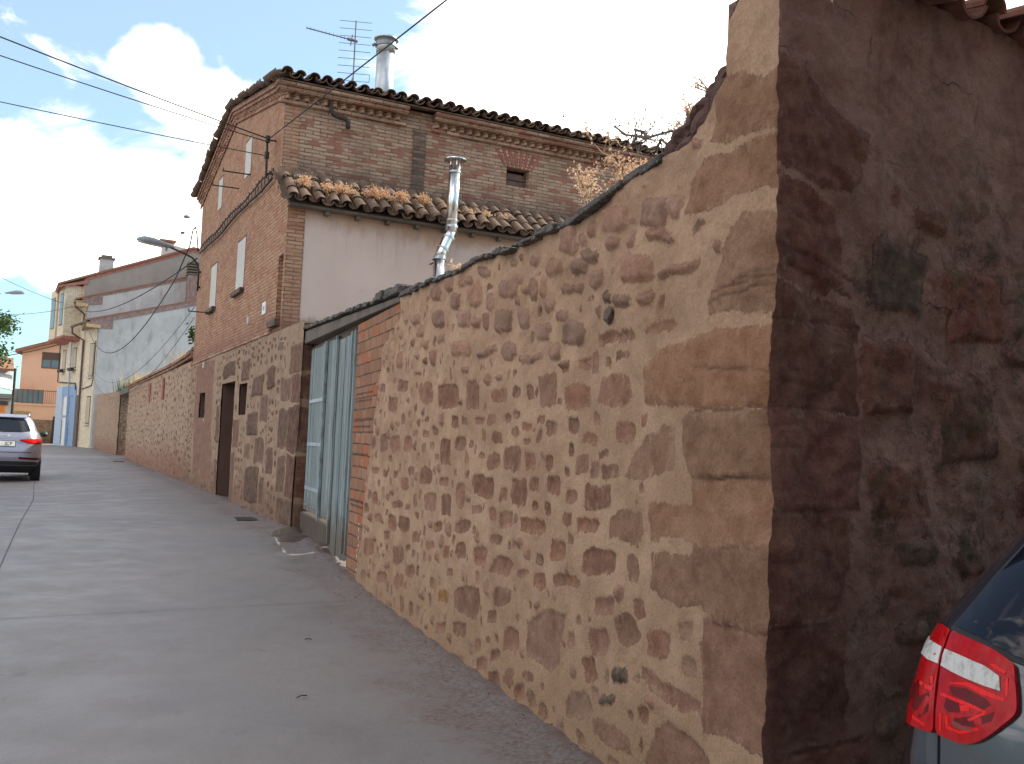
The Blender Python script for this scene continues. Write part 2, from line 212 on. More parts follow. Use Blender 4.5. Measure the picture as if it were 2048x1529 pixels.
STONE_DATA = '0:889,389,850,389,823,387,817,381,813,364,823,357,868,358,884,363,895,371;0:598,364,639,370,660,379,658,400,648,404,606,404,576,399,566,382,568,372;0:439,380,444,357,453,356,523,356,541,363,542,387,540,395,471,395,454,392;0:352,384,350,364,350,353,366,350,401,356,410,365,407,390,403,394,366,394;0:299,375,268,377,248,375,244,370,245,360,252,356,290,358,296,360,305,372;0:201,377,195,375,192,368,193,363,204,362,218,363,224,367,224,375,217,378;0:154,376,154,372,153,361,158,361,170,361,173,363,175,374,173,378,166,379;0:83,360,87,351,100,348,132,353,135,375,136,386,122,390,93,389,84,384;0:-1,368,-8,366,-13,348,-7,346,15,344,54,346,61,354,64,369,41,372;0:-57,345,-31,350,-28,357,-30,372,-50,376,-80,374,-91,368,-94,350,-89,346;0:775,417,753,415,744,410,746,396,750,393,810,395,827,398,833,414,827,419;0:934,398,957,401,965,404,967,415,963,419,941,418,930,417,928,415,926,401;0:395,343,394,342,391,332,394,330,415,330,425,330,427,340,427,343,407,343;0:469,345,447,343,443,341,441,329,441,326,462,325,469,326,472,329,474,342;0:327,336,331,332,351,331,358,332,363,334,363,340,354,342,335,342,328,340;0:314,333,318,341,317,343,308,343,287,342,282,341,282,334,284,332,308,331;0:251,334,253,338,254,341,246,342,229,342,219,339,219,335,224,333,240,332;0:213,338,215,345,211,348,205,349,192,346,191,344,191,338,196,337,211,337;0:185,324,190,330,184,333,175,334,157,333,153,330,154,325,158,323,180,324;0:112,333,116,331,131,332,137,333,140,339,137,342,124,342,113,341,113,338;0:105,318,109,327,108,332,103,334,77,333,76,331,76,320,78,317,98,316;0:50,323,51,333,47,337,29,337,21,335,16,329,20,319,28,318,44,318;0:-23,340,-34,339,-34,337,-33,330,-33,328,-21,329,-17,330,-17,337,-18,339;0:-72,310,-67,318,-69,328,-79,328,-103,327,-107,324,-107,314,-104,310,-80,310;0:-120,335,-130,335,-131,332,-132,325,-130,323,-127,323,-117,323,-117,328,-117,334;0:569,317,576,322,574,328,568,330,544,329,539,327,538,320,544,317,552,316;0:592,313,618,313,627,315,628,323,627,325,614,325,594,325,589,323,586,314;0:679,327,664,326,654,325,651,319,657,316,671,316,690,317,693,323,691,325;0:291,312,289,321,281,323,259,323,254,321,253,310,253,307,274,305,284,306;0:193,321,193,316,199,314,216,316,222,317,220,323,216,326,199,326,196,325;0:182,307,183,312,181,313,164,314,158,314,154,312,154,307,159,305,173,305;0:-26,317,-25,309,-22,306,-3,307,6,308,5,312,4,319,-6,320,-22,319;0:-38,301,-50,302,-52,300,-51,295,-49,295,-37,294,-34,294,-31,300,-34,301;0:879,287,892,282,929,282,942,286,945,306,944,318,928,321,890,318,882,309;0:826,281,842,285,857,293,861,309,839,315,796,316,780,312,776,296,778,286;0:740,315,712,317,698,313,688,302,691,290,698,286,728,285,745,289,747,305;0:1014,314,991,315,980,311,975,297,979,291,988,289,1011,289,1017,294,1020,310;0:528,309,519,312,485,310,474,309,470,288,471,272,492,273,517,273,524,279;0:403,311,397,302,409,295,431,293,452,296,461,306,456,313,442,314,409,314;0:366,310,365,303,367,300,376,299,382,300,384,302,384,310,382,311,371,311;0:380,278,387,275,399,276,403,279,403,291,400,292,386,293,382,291,379,282;0:312,284,305,291,290,292,267,292,258,290,257,278,265,275,290,272,307,274;0:242,278,244,299,240,303,215,303,192,302,185,294,189,276,200,272,235,272;0:171,294,164,295,138,295,134,294,133,280,136,277,159,276,166,277,172,291;0:103,293,88,293,81,290,80,284,82,278,90,276,103,276,107,279,108,288;0:31,300,33,297,35,296,45,296,47,299,47,308,46,310,37,310,33,310;0:24,295,18,296,-4,297,-8,296,-9,281,-7,278,5,277,22,277,24,279;0:-48,275,-42,275,-40,284,-40,287,-65,288,-76,289,-80,287,-81,277,-76,276;0:632,240,634,257,629,263,611,265,568,262,562,258,560,244,569,239,623,237;0:674,263,669,261,667,250,671,249,694,248,702,250,708,257,705,262,694,263;0:476,244,481,240,508,239,520,239,527,242,524,251,511,253,489,254,476,253;0:381,254,400,254,400,256,400,263,397,264,379,265,376,264,375,258,377,256;0:945,241,955,240,987,239,993,241,993,252,991,253,961,255,948,254,943,249;0:869,251,866,241,871,239,888,238,900,238,905,240,905,250,899,251,874,252;0:817,241,821,250,817,253,798,254,790,254,789,250,789,241,795,240,815,239;0:870,277,867,279,849,280,839,280,834,275,835,270,840,269,861,267,868,270;0:753,226,753,239,749,243,717,244,706,243,699,231,701,224,718,221,745,220;0:279,263,271,255,277,239,286,235,335,231,357,235,361,256,353,260,328,264;0:414,248,399,244,395,234,396,217,406,210,426,213,435,221,440,236,432,245;0:250,233,254,235,255,243,253,251,242,252,231,251,226,248,227,236,232,234;0:153,240,155,234,184,228,205,231,214,241,211,263,201,264,162,267,156,263;0:149,263,147,266,132,268,127,268,124,265,124,255,126,253,142,253,146,254;0:96,262,95,270,89,270,67,272,63,267,64,256,67,251,89,251,95,252;0:25,244,37,243,47,244,51,252,50,258,38,261,22,261,18,257,16,250;0:-49,244,-6,240,-3,247,-1,263,-8,266,-53,269,-62,267,-63,251,-59,245;0:54,281,53,284,44,284,42,283,40,279,40,275,46,273,52,274,54,276;0:949,205,942,202,938,189,941,182,969,179,980,181,986,186,986,202,976,205;0:650,197,660,198,664,205,665,217,659,219,642,221,637,217,635,202,637,199;0:591,196,595,202,599,221,587,225,545,227,539,222,534,202,539,198,574,195;0:455,205,456,199,490,196,505,197,511,206,512,225,505,228,461,229,457,228;0:815,186,816,195,802,198,756,201,744,200,740,193,749,188,762,187,807,184;0:691,199,686,198,683,193,690,191,705,189,717,189,722,192,717,197,710,198;0:364,219,360,220,341,222,327,222,320,217,323,212,333,211,359,209,364,210;0:1005,171,1007,164,1015,158,1035,155,1052,157,1057,165,1058,173,1041,176,1020,178;0:953,149,959,159,951,163,923,167,909,166,902,162,901,151,916,148,944,146;0:872,170,870,177,865,178,849,179,846,178,845,170,848,167,861,166,867,166;0:84,232,85,229,97,227,102,228,103,230,103,242,99,243,87,244,85,242;0:122,242,120,235,121,233,130,231,136,232,137,234,137,241,133,243,124,243;0:787,169,781,151,790,146,819,142,831,143,838,151,839,167,831,172,794,173;0:765,172,750,174,702,177,683,172,682,156,694,150,737,146,758,145,773,154;0:649,189,632,190,624,189,624,187,624,181,629,179,646,178,652,180,653,186;0:495,175,500,171,522,168,532,168,539,175,537,180,523,184,500,185,496,183;0:363,197,364,187,369,182,411,178,426,179,434,182,432,192,415,197,374,200;0:262,223,261,217,261,209,278,205,286,205,294,210,296,219,288,224,275,225;0:198,205,204,203,240,199,249,201,253,214,253,218,234,222,201,222,201,218;0:162,201,172,203,173,215,170,218,126,223,107,222,100,214,105,207,123,204;0:27,234,26,231,26,222,32,220,48,219,52,220,53,229,51,232,39,234;0:9,216,11,226,8,229,-3,232,-36,234,-42,230,-38,222,-33,219,-1,216;0:-12,418,-37,419,-96,416,-104,415,-110,408,-99,405,-61,406,-23,408,-15,412;0:-130,409,-131,413,-145,415,-168,417,-178,417,-187,412,-182,410,-163,408,-136,406;0:-21,403,-25,395,-25,383,-23,379,-10,380,-7,384,-4,397,-6,402,-11,405;0:-55,387,-54,383,-49,383,-42,384,-41,386,-41,394,-42,396,-52,395,-55,393;0:-65,391,-66,396,-70,397,-91,396,-94,394,-98,389,-93,388,-87,388,-68,389;0:-1,384,4,384,26,386,27,388,29,398,26,398,1,398,-4,396,-5,388;0:48,386,61,386,68,387,68,390,68,397,62,398,50,397,46,394,47,388;1:-95,277,-103,296,-127,313,-162,326,-180,322,-183,288,-130,278;1:-62,235,-80,246,-123,251,-128,231,-117,215,-95,219,-63,220;3:239,543,236,540,236,535,242,534,258,536,265,539,266,544,264,546,258,547;3:217,545,214,543,213,539,214,537,218,538,226,539,227,541,227,545,224,546;3:188,535,186,537,181,536,163,533,159,530,159,524,159,521,178,524,185,526;3:85,558,55,553,45,543,42,518,48,514,69,518,93,524,95,543,98,555;3:128,520,115,521,91,516,83,513,81,500,91,497,117,501,128,503,132,516;3:20,503,15,499,16,489,23,489,51,492,59,497,60,507,55,510,31,507;3:87,478,84,486,81,487,40,481,31,479,29,472,30,470,39,470,79,476;3:358,535,371,540,373,543,375,553,363,552,338,548,331,544,329,536,334,533;3:463,555,442,550,437,547,433,538,440,536,464,539,469,540,475,552,474,556;3:395,545,391,536,395,533,403,533,426,537,428,544,429,550,423,551,398,547;3:490,539,499,537,516,537,529,542,532,555,530,563,515,563,497,559,493,551;3:568,533,609,536,629,542,631,550,631,561,613,562,575,555,567,550,566,540;3:369,532,355,525,346,504,348,498,367,495,396,500,402,508,409,530,394,535;3:252,525,245,526,221,523,214,519,210,512,215,507,224,508,245,512,252,518;3:294,502,297,522,294,524,255,520,233,515,231,510,228,493,240,491,285,499;3:163,505,158,501,156,486,159,479,176,481,185,486,188,502,186,507,175,510;3:131,477,142,479,146,485,146,503,143,505,128,502,123,501,121,484,121,477;3:189,501,188,500,187,493,194,492,207,494,213,496,215,503,210,505,195,504;3:497,533,464,529,452,525,449,515,451,506,464,504,489,508,501,515,498,529;3:311,484,330,487,334,489,335,505,336,510,326,511,312,509,309,502,309,488;3:217,479,221,479,234,481,235,483,235,492,232,494,220,491,218,491,217,481;3:131,461,137,465,140,476,137,479,119,477,107,474,103,469,107,460,116,459;3:93,460,60,455,58,454,55,445,59,443,74,444,96,448,101,451,99,460;3:689,522,685,510,691,507,730,510,746,513,752,519,748,532,737,531,703,527;3:544,516,538,511,533,492,538,486,571,487,581,490,587,501,586,519,581,520;3:457,481,462,494,456,503,441,503,397,496,392,489,393,475,397,471,439,475;3:378,484,360,482,354,480,352,473,355,468,375,470,381,472,386,477,388,483;3:341,468,341,484,340,485,329,484,326,482,323,469,323,461,326,458,337,459;3:297,484,291,484,252,479,245,476,242,455,248,450,282,449,298,456,298,469;3:185,471,182,467,182,449,184,447,208,449,215,453,220,468,218,476,212,476;3:118,427,135,428,154,429,161,435,165,450,162,453,129,450,118,448,115,442;3:24,411,64,416,73,421,72,440,64,443,29,441,15,437,10,426,12,413;3:657,500,652,494,653,483,659,480,678,483,686,486,687,500,686,505,667,503;3:524,474,517,470,518,460,518,460,551,462,557,464,559,472,560,475,550,476;3:457,434,465,437,468,453,459,457,418,455,399,452,391,436,397,430,416,430;3:302,424,341,421,362,423,365,430,355,434,316,437,294,436,291,433,282,427;3:222,412,246,412,264,416,274,425,271,433,256,436,233,434,215,429,214,416;3:194,404,207,407,212,413,204,415,145,412,136,412,128,406,138,402,145,402;3:76,409,80,403,96,403,105,405,109,411,109,423,103,424,82,422,76,418;3:49,398,46,392,48,390,55,389,74,390,78,392,79,399,75,400,60,400;3:-6,387,0,386,14,387,16,389,17,397,15,399,0,397,-3,397,-6,390;3:831,440,837,442,844,461,843,472,833,471,811,467,805,461,802,444,807,438;3:561,449,559,444,558,429,565,425,580,426,587,433,591,450,586,454,569,454;3:721,431,724,436,727,444,725,449,711,449,704,447,697,437,699,433,704,430;3:647,425,643,423,640,419,646,418,666,419,671,420,675,423,672,427,654,426;3:393,411,393,406,402,405,417,407,422,409,424,414,417,417,404,416,395,414;3:305,388,307,384,319,385,325,386,327,389,328,399,326,401,310,401,308,398;3:262,389,265,387,276,388,281,388,283,389,282,396,280,397,269,397,264,395;3:-76,541,-84,534,-86,517,-79,515,-60,515,-21,526,-12,544,-17,552,-26,552;3:-86,528,-89,529,-100,526,-102,524,-102,518,-102,517,-91,520,-86,521,-84,524;3:-157,524,-159,503,-154,500,-129,506,-114,512,-115,530,-116,535,-122,535,-154,527;3:-158,500,-162,498,-162,490,-156,489,-141,491,-130,496,-129,499,-131,505,-141,504;3:-64,510,-67,507,-65,499,-59,499,-40,503,-39,505,-37,513,-40,515,-49,514;3:-159,488,-158,493,-159,496,-164,497,-175,495,-181,492,-181,487,-177,484,-172,486;3:-123,457,-85,463,-80,471,-77,488,-85,491,-132,482,-139,475,-143,460,-135,456;3:-176,465,-208,463,-221,461,-219,454,-209,452,-177,453,-152,454,-148,462,-155,464;3:-241,473,-248,471,-249,470,-251,462,-249,461,-244,461,-239,463,-237,469,-239,472;3:-7,490,-28,486,-32,481,-33,468,-26,465,-10,466,2,470,4,482,4,489;3:-67,441,-65,450,-68,452,-90,449,-99,447,-102,445,-102,437,-95,436,-75,438;3:-116,448,-121,449,-138,447,-143,444,-143,434,-144,431,-136,432,-119,435,-118,436;4:-53,444,-41,445,-35,447,-35,450,-35,458,-40,459,-53,456,-53,454,-54,446;3:-17,435,-15,439,-15,446,-16,448,-22,448,-25,446,-26,437,-25,435,-20,435;3:-166,506,-162,510,-160,523,-162,526,-171,525,-179,523,-179,519,-180,506,-178,505;3:-210,567,-211,565,-212,560,-209,560,-198,563,-192,566,-191,570,-193,572,-197,572;3:28,504,32,512,30,515,18,513,-15,507,-21,502,-17,497,-11,496,20,501;3:17,518,18,515,32,517,39,520,41,525,40,533,38,535,22,531,19,529;3:6,543,1,541,-3,537,-3,524,0,523,14,525,16,528,20,542,17,545;0:952,88,963,81,1006,72,1042,76,1047,92,1038,106,1015,110,962,112,953,105;0:869,120,874,120,878,134,879,137,862,139,824,142,817,139,821,126,823,123;0:783,118,740,125,725,121,717,106,727,97,765,88,792,90,795,103,799,114;0:695,96,680,100,646,104,639,101,633,90,644,85,677,79,696,79,703,86;0:656,139,660,143,660,152,647,155,620,157,610,155,612,146,614,144,650,139;0:534,152,528,146,532,141,544,138,562,136,571,138,574,146,570,150,543,152;0:697,119,706,119,710,120,710,128,703,130,679,133,670,132,669,125,673,122;0:474,137,476,139,476,152,471,155,453,156,448,156,446,143,446,140,463,137;0:418,150,417,161,410,164,386,168,373,165,372,155,377,146,399,143,411,143;0:341,146,343,160,341,165,306,171,293,170,287,166,289,151,295,146,333,142;0:287,183,275,191,269,192,237,190,233,188,236,180,243,178,260,177,281,178;0:266,154,255,163,241,166,198,166,191,162,203,148,213,141,251,141,274,141;0:143,154,151,152,170,149,181,150,180,154,177,159,158,162,146,162,141,161;0:127,157,124,160,104,164,97,163,94,154,96,147,102,145,125,143,128,145;0:452,114,452,121,450,124,441,126,425,127,423,124,423,117,427,115,448,113;0:1042,24,1052,24,1060,34,1059,38,1035,44,1007,45,1001,42,1002,32,1007,29;0:932,54,938,53,950,52,951,57,954,67,950,69,937,70,934,68,932,57;0:833,48,842,44,884,38,896,37,905,48,904,55,886,60,846,65,831,62;0:772,69,753,74,715,78,705,76,705,62,716,54,750,48,766,46,780,55;5:442,78,454,73,487,67,504,67,503,76,498,84,470,90,454,91,442,89;0:196,129,195,114,208,109,242,102,253,102,263,116,255,124,228,129,209,131;0:56,206,45,206,39,200,41,188,50,185,82,180,87,186,86,197,81,204;0:37,171,29,170,29,162,36,158,64,152,72,153,75,162,73,165,56,170;0:281,88,280,91,255,97,245,96,242,93,241,84,248,81,270,77,279,77;0:177,88,171,85,169,68,177,61,208,55,211,57,215,63,213,79,205,83;0:229,39,251,33,259,34,261,43,257,48,239,52,230,54,222,51,222,42;0:411,35,418,49,410,53,368,60,356,62,354,47,355,42,368,38,407,33;0:315,47,303,49,299,47,297,37,298,34,314,29,320,29,321,32,321,44;0:313,11,315,18,311,24,298,28,272,33,269,30,266,20,279,16,307,9;0:229,27,217,25,215,12,223,6,245,0,259,-3,266,2,263,17,255,20;0:173,38,171,26,175,20,190,17,199,17,201,21,200,33,193,37,175,40;0:138,36,147,36,148,41,145,44,134,48,118,50,112,49,115,43,120,40;0:396,-1,399,2,402,7,392,12,370,16,365,15,361,10,364,6,375,2;0:699,40,695,24,699,19,715,16,723,16,726,21,728,37,723,39,704,40;0:644,44,639,41,637,26,638,24,651,19,664,19,665,25,666,38,661,41;0:237,70,234,69,234,63,235,62,243,59,247,60,248,61,248,67,243,68;0:171,99,173,97,177,97,180,98,181,100,179,103,178,104,172,104,171,103;0:143,123,141,124,132,125,130,125,129,122,130,119,133,118,141,118,143,118;0:139,15,142,12,157,7,166,7,170,17,166,25,153,29,144,30,139,26;0:83,44,83,40,84,39,89,37,90,38,92,42,91,44,87,46,85,46;0:451,33,454,27,484,22,494,19,495,23,500,33,490,38,460,43,453,43;0:274,59,266,60,263,60,261,59,262,55,265,53,274,52,275,53,276,57;6:415,95,402,103,313,117,309,97,316,69,343,71,412,73;6:148,102,86,126,37,130,39,114,52,92,48,72,67,58,98,66,139,64;0:-31,206,-69,208,-76,206,-76,186,-72,183,-29,176,-2,177,-3,192,-10,200;0:-121,185,-105,182,-100,188,-92,199,-94,207,-108,208,-116,206,-123,194,-125,188;0:18,166,17,168,3,169,1,169,1,164,1,163,6,162,16,161,18,162;0:-71,148,-42,142,-34,144,-32,156,-37,158,-68,164,-76,164,-80,162,-79,150;0:-130,172,-134,171,-144,157,-144,155,-134,152,-128,150,-124,155,-114,168,-117,169;0:-96,152,-112,155,-125,150,-134,138,-129,131,-109,122,-97,123,-82,136,-80,144;0:-183,146,-180,133,-174,129,-151,126,-145,128,-144,141,-150,147,-173,152,-180,150;0:-66,133,-74,121,-70,113,-63,106,-34,100,-23,104,-21,117,-27,126,-40,127;0:-46,81,-29,74,-20,72,-8,85,-6,91,-10,93,-29,100,-37,97,-48,83;0:-151,78,-151,69,-149,67,-136,63,-134,64,-133,68,-133,76,-137,78,-147,80;4:-84,97,-89,101,-108,105,-112,104,-113,100,-114,93,-97,87,-89,86,-85,88;4:-82,75,-89,77,-89,76,-87,69,-85,68,-59,62,-56,62,-56,68,-58,70;7:-195,152,-194,162,-197,166,-201,166,-215,168,-215,163,-215,156,-212,153,-200,151;7:-201,138,-219,142,-221,140,-221,128,-219,125,-203,121,-201,121,-198,125,-198,136;7:26,28,24,44,15,54,-18,63,-31,62,-39,52,-35,42,-19,34,17,25;0:33,158,35,166,30,169,10,172,7,170,4,163,6,161,13,158,30,157;0:-133,113,-150,115,-168,110,-201,109,-227,107,-227,98,-207,91,-177,93,-139,101;7:-42,45,-84,51,-114,46,-118,35,-79,29,-46,31;6:-144,31,-149,37,-163,68,-183,79,-207,78,-235,70,-247,56,-144,22;2:-225,558,-228,594,-238,612,-330,584,-330,566,-330,549,-287,550,-257,552;2:-187,507,-189,535,-201,539,-219,545,-241,546,-281,545,-330,545,-330,489,-330,500,-253,506,-232,499,-210,501;8:-236,413,-242,444,-250,468,-262,481,-283,487,-330,482,-330,408;2:-121,345,-121,378,-151,392,-188,396,-230,400,-330,400,-330,339,-206,339;8:-192,328,-204,337,-330,337,-330,284,-235,279,-207,280,-193,306;2:-207,280,-235,285,-330,289,-330,234,-225,223,-217,228,-197,231,-141,225,-137,259,-196,260,-208,261;2:-141,213,-210,221,-215,228,-227,233,-330,242,-330,176,-269,173,-244,173,-230,176,-225,181,-200,177,-167,177,-145,183;9:-230,170,-243,175,-269,177,-330,180,-330,91,-330,88,-266,88,-234,86,-229,97,-228,157;9:-330,87,-330,90,-330,50,-259,26,-253,62'
SKY, EXPO, VEIL = .12, .84, .10
CLOUDS = [((-.43, .875, .215), 2, 7.0, 1.0), ((-.345, .90, .235), 1.5, 6.0, 1.0), ((-.345, .866, .350), .2, 2.8, .80), ((-.325, .885, .31), .2, 3.0, .95), ((-.29, .905, .29), .8, 4.2, .9), ((.25, .9, .34), 12, 27, 1.5),
          ((-.9, -.1, .5), 10, 40, .85), ((-.2, -.9, .5), 10, 40, .85), ((.1, .2, .97), 10, 40, .8)]
# ------------------------------------------------------------------ materials
class NT:
    def __init__(self, name):
        self.m = bpy.data.materials.new(name); self.m.use_nodes = True
        self.t = self.m.node_tree; self.b = self.t.nodes['Principled BSDF']
        self._obj = None
    def n(self, typ, **k):
        x = self.t.nodes.new('ShaderNode' + typ)
        for a, v in k.items(): setattr(x, a, v)
        return x
    def set(self, sock, v):
        if isinstance(v, bpy.types.NodeSocket): self.t.links.new(v, sock)
        elif isinstance(v, (tuple, list)) and len(v) == 3 and sock.type == 'RGBA': sock.default_value = (*v, 1)
        else: sock.default_value = v
    def obj(self):
        if self._obj is None: self._obj = self.n('TexCoord').outputs['Object']
        return self._obj
    def uv(self): return self.n('TexCoord').outputs['UV']
    def pos(self): return self.n('NewGeometry').outputs['Position']
    def mapv(self, v, sc=(1, 1, 1), rot=(0, 0, 0), loc=(0, 0, 0)):
        x = self.n('Mapping'); self.set(x.inputs['Vector'], v)
        x.inputs['Scale'].default_value = sc; x.inputs['Rotation'].default_value = rot; x.inputs['Location'].default_value = loc
        return x.outputs[0]
    def noise(self, v, sc, det=5, rough=.6, dist=0):
        x = self.n('TexNoise'); self.set(x.inputs['Vector'], v)
        x.inputs['Scale'].default_value = sc; x.inputs['Detail'].default_value = det
        x.inputs['Roughness'].default_value = rough; x.inputs['Distortion'].default_value = dist
        return x.outputs['Fac']
    def noise_col(self, v, sc):
        x = self.n('TexNoise'); self.set(x.inputs['Vector'], v); x.inputs['Scale'].default_value = sc; x.inputs['Detail'].default_value = 4
        return x.outputs['Color']
    def math_vec(self, v, c, k):
        x = self.n('VectorMath', operation='MULTIPLY_ADD'); self.set(x.inputs[0], c); x.inputs[1].default_value = (k, k, k); self.set(x.inputs[2], v)
        return x.outputs[0]
    def vor(self, v, sc, feat='F1', out='Distance', rnd=1):
        x = self.n('TexVoronoi', feature=feat); self.set(x.inputs['Vector'], v); x.inputs['Scale'].default_value = sc
        x.inputs['Randomness'].default_value = rnd
        return x.outputs[out]
    def math(self, op, a, b=0.0, c=None, clamp=False):
        x = self.n('Math', operation=op, use_clamp=clamp); self.set(x.inputs[0], a); self.set(x.inputs[1], b)
        if c is not None: self.set(x.inputs[2], c)
        return x.outputs[0]
    def rng(self, v, a, b, c=0.0, d=1.0, smooth=True):
        x = self.n('MapRange', interpolation_type='SMOOTHSTEP' if smooth else 'LINEAR')
        self.set(x.inputs[0], v)
        for i, q in enumerate((a, b, c, d)): x.inputs[1 + i].default_value = q
        return x.outputs[0]
    def mix(self, f, a, b, mode='MIX'):
        x = self.n('Mix', data_type='RGBA', blend_type=mode)
        self.set(x.inputs[0], f); self.set(x.inputs[6], a); self.set(x.inputs[7], b)
        return x.outputs[2]
    def ramp(self, f, st):
        x = self.n('ValToRGB'); self.set(x.inputs[0], f); e = x.color_ramp.elements
        while len(e) < len(st): e.new(.5)
        for q, (p, c) in zip(e, st): q.position = p; q.color = (*c, 1)
        return x.outputs[0]
    def attr(self, n, col=False):
        x = self.n('Attribute', attribute_name=n); return x.outputs['Color' if col else 'Fac']
    def xyz(self, v):
        x = self.n('SeparateXYZ'); self.set(x.inputs[0], v); return x.outputs
    def bump(self, h, st=.5, d=.01, nrm=None):
        x = self.n('Bump'); self.set(x.inputs['Height'], h); x.inputs['Strength'].default_value = st; x.inputs['Distance'].default_value = d
        if nrm is not None: self.set(x.inputs['Normal'], nrm)
        return x.outputs[0]
    def fin(self, col=None, rough=None, nrm=None, metal=None, spec=None, coat=None):
        if col is not None: self.set(self.b.inputs['Base Color'], col)
        if rough is not None: self.set(self.b.inputs['Roughness'], rough)
        if nrm is not None: self.set(self.b.inputs['Normal'], nrm)
        if metal is not None: self.set(self.b.inputs['Metallic'], metal)
        if spec is not None: self.set(self.b.inputs['Specular IOR Level'], spec)
        if coat is not None: self.set(self.b.inputs['Coat Weight'], coat); self.b.inputs['Coat Roughness'].default_value = .05
        return self.m

def simple(name, col, rough=.6, metal=0.0, var=.25, sc=6, bump=.15, bsc=40, coat=None, spec=None):
    t = NT(name); o = t.obj()
    f = t.noise(o, sc, 6)
    c = t.mix(t.rng(f, .3, .7), tuple(x * (1 - var) for x in col), tuple(min(1, x * (1 + var)) for x in col))
    return t.fin(c, rough, t.bump(t.noise(o, bsc, 4), bump, .01) if bump else None, metal, spec, coat)

def rubble_mat(name, mort_a, mort_b, stain, edge=.03, moss=0.0, zst=(.9, 0), grain=1.0, streak=True):
    t = NT(name); o = t.obj(); sd = t.attr('sd'); sc = t.attr('scol', True)
    P = t.xyz(t.pos())[2]
    n1 = t.noise(o, 15, 6, .7); n2 = t.noise(t.mapv(o, (1, 1, .30)), 62, 5, .75)
    e = t.math('MULTIPLY_ADD', n1, edge * 2.6, t.math('ADD', sd, -edge * 1.3))
    e = t.math('MULTIPLY_ADD', n2, edge * 2.2, t.math('ADD', e, -edge * 1.1))
    mask = t.rng(e, .003, -.005)
    nb = t.noise(o, 3.1, 6, .6); nm = t.noise(o, 9, 6, .7); nf = t.noise(o, 75, 5, .75)
    mort = t.mix(t.rng(nb, .35, .65), mort_a, mort_b)
    mort = t.mix(t.math('MULTIPLY', t.rng(nm, .45, .75), .35), mort, tuple(x * .62 for x in mort_a))
    # damp ochre stain rising from the ground, with its own ragged edge
    st = t.rng(t.math('MULTIPLY_ADD', nb, -.9, P), zst[0] - .35, zst[1] - .45)
    mort = t.mix(t.math('MULTIPLY', st, .75), mort, stain)
    vs = t.noise(o, 7, 7, .7)
    stone = t.mix(t.rng(vs, .25, .75), t.mix(1.0, sc, (.72, .66, .64), 'MULTIPLY'), t.mix(.20, sc, (.52, .31, .21)))
    stone = t.mix(t.math('MULTIPLY', t.rng(nm, .58, .72), .3), stone, (.33, .21, .15))
    smear = t.math('MULTIPLY', t.rng(t.noise(t.mapv(o, (1, 1, .35)), 24, 6, .75), .48, .68), .75)
    stone = t.mix(t.math('MULTIPLY', smear, t.rng(sd, -.07, .0)), stone, mort)
    col = t.mix(mask, mort, stone)
    gr = t.math('MULTIPLY_ADD', nf, .95 * grain, 1 - .475 * grain)
    col = t.mix(1.0, col, gr, 'MULTIPLY')
    spk = t.math('MULTIPLY', t.rng(t.vor(o, 45), .10, .03), .6)
    col = t.mix(spk, col, (.07, .05, .04))
    if moss:
        mo = t.rng(t.math('MULTIPLY_ADD', t.noise(o, 2.3, 3), .5, t.math('MULTIPLY', t.noise(o, 9, 7, .75), .5)), .56 - .05 * moss, .64)
        mo = t.math('MULTIPLY', mo, t.attr('moss'))
        col = t.mix(t.math('MULTIPLY', mo, .85), col, t.mix(t.rng(nm, .3, .7), (.018, .020, .014), (.055, .05, .02)))
        rd = t.math('MULTIPLY', t.rng(t.noise(o, 5.2, 5), .55, .7), t.attr('moss'))
        col = t.mix(t.math('MULTIPLY', rd, .5), col, (.15, .05, .035))
        # weather-eaten face: dark hollows, raw red spots and pale grains
        ms = t.attr('moss'); q1 = t.noise(o, 8.5, 8, .8, .4); q2 = t.noise(o, 15, 7, .78); q3 = t.noise(o, 27, 6, .75)
        col = t.mix(t.math('MULTIPLY', t.rng(q1, .53, .60), t.math('MULTIPLY', ms, .55)), col, (.030, .019, .018))
        col = t.mix(t.math('MULTIPLY', t.rng(q2, .56, .64), t.math('MULTIPLY', ms, .55)), col, (.125, .045, .036))
        col = t.mix(t.math('MULTIPLY', t.rng(q3, .60, .68), t.math('MULTIPLY', ms, .5)), col, (.22, .155, .13))
        cr = t.vor(t.mapv(t.math_vec(o, t.noise_col(o, 4), .16), (1, 1, 2.6)), 1.7, 'DISTANCE_TO_EDGE')
        col = t.mix(t.math('MULTIPLY', t.rng(cr, .011, .002), t.rng(t.noise(o, 2.7, 4), .50, .66, 0, .75)), col, (.02, .012, .011))
        drip = t.rng(t.noise(t.mapv(o, (1, 1, .10)), 7, 6, .7), .52, .70, 0, .5)
        col = t.mix(drip, col, t.mix(1.0, col, (.45, .38, .36), 'MULTIPLY'))
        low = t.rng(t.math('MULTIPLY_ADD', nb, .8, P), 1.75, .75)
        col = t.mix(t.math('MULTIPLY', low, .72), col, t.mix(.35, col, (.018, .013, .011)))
    h = t.math('ADD', t.math('MULTIPLY', nf, .5), t.math('MULTIPLY_ADD', t.noise(o, 28, 6, .75), 1.1, t.math('MULTIPLY', mask, -.25)))
    return t.fin(col, .92, t.bump(h, .8, .016), spec=.15)

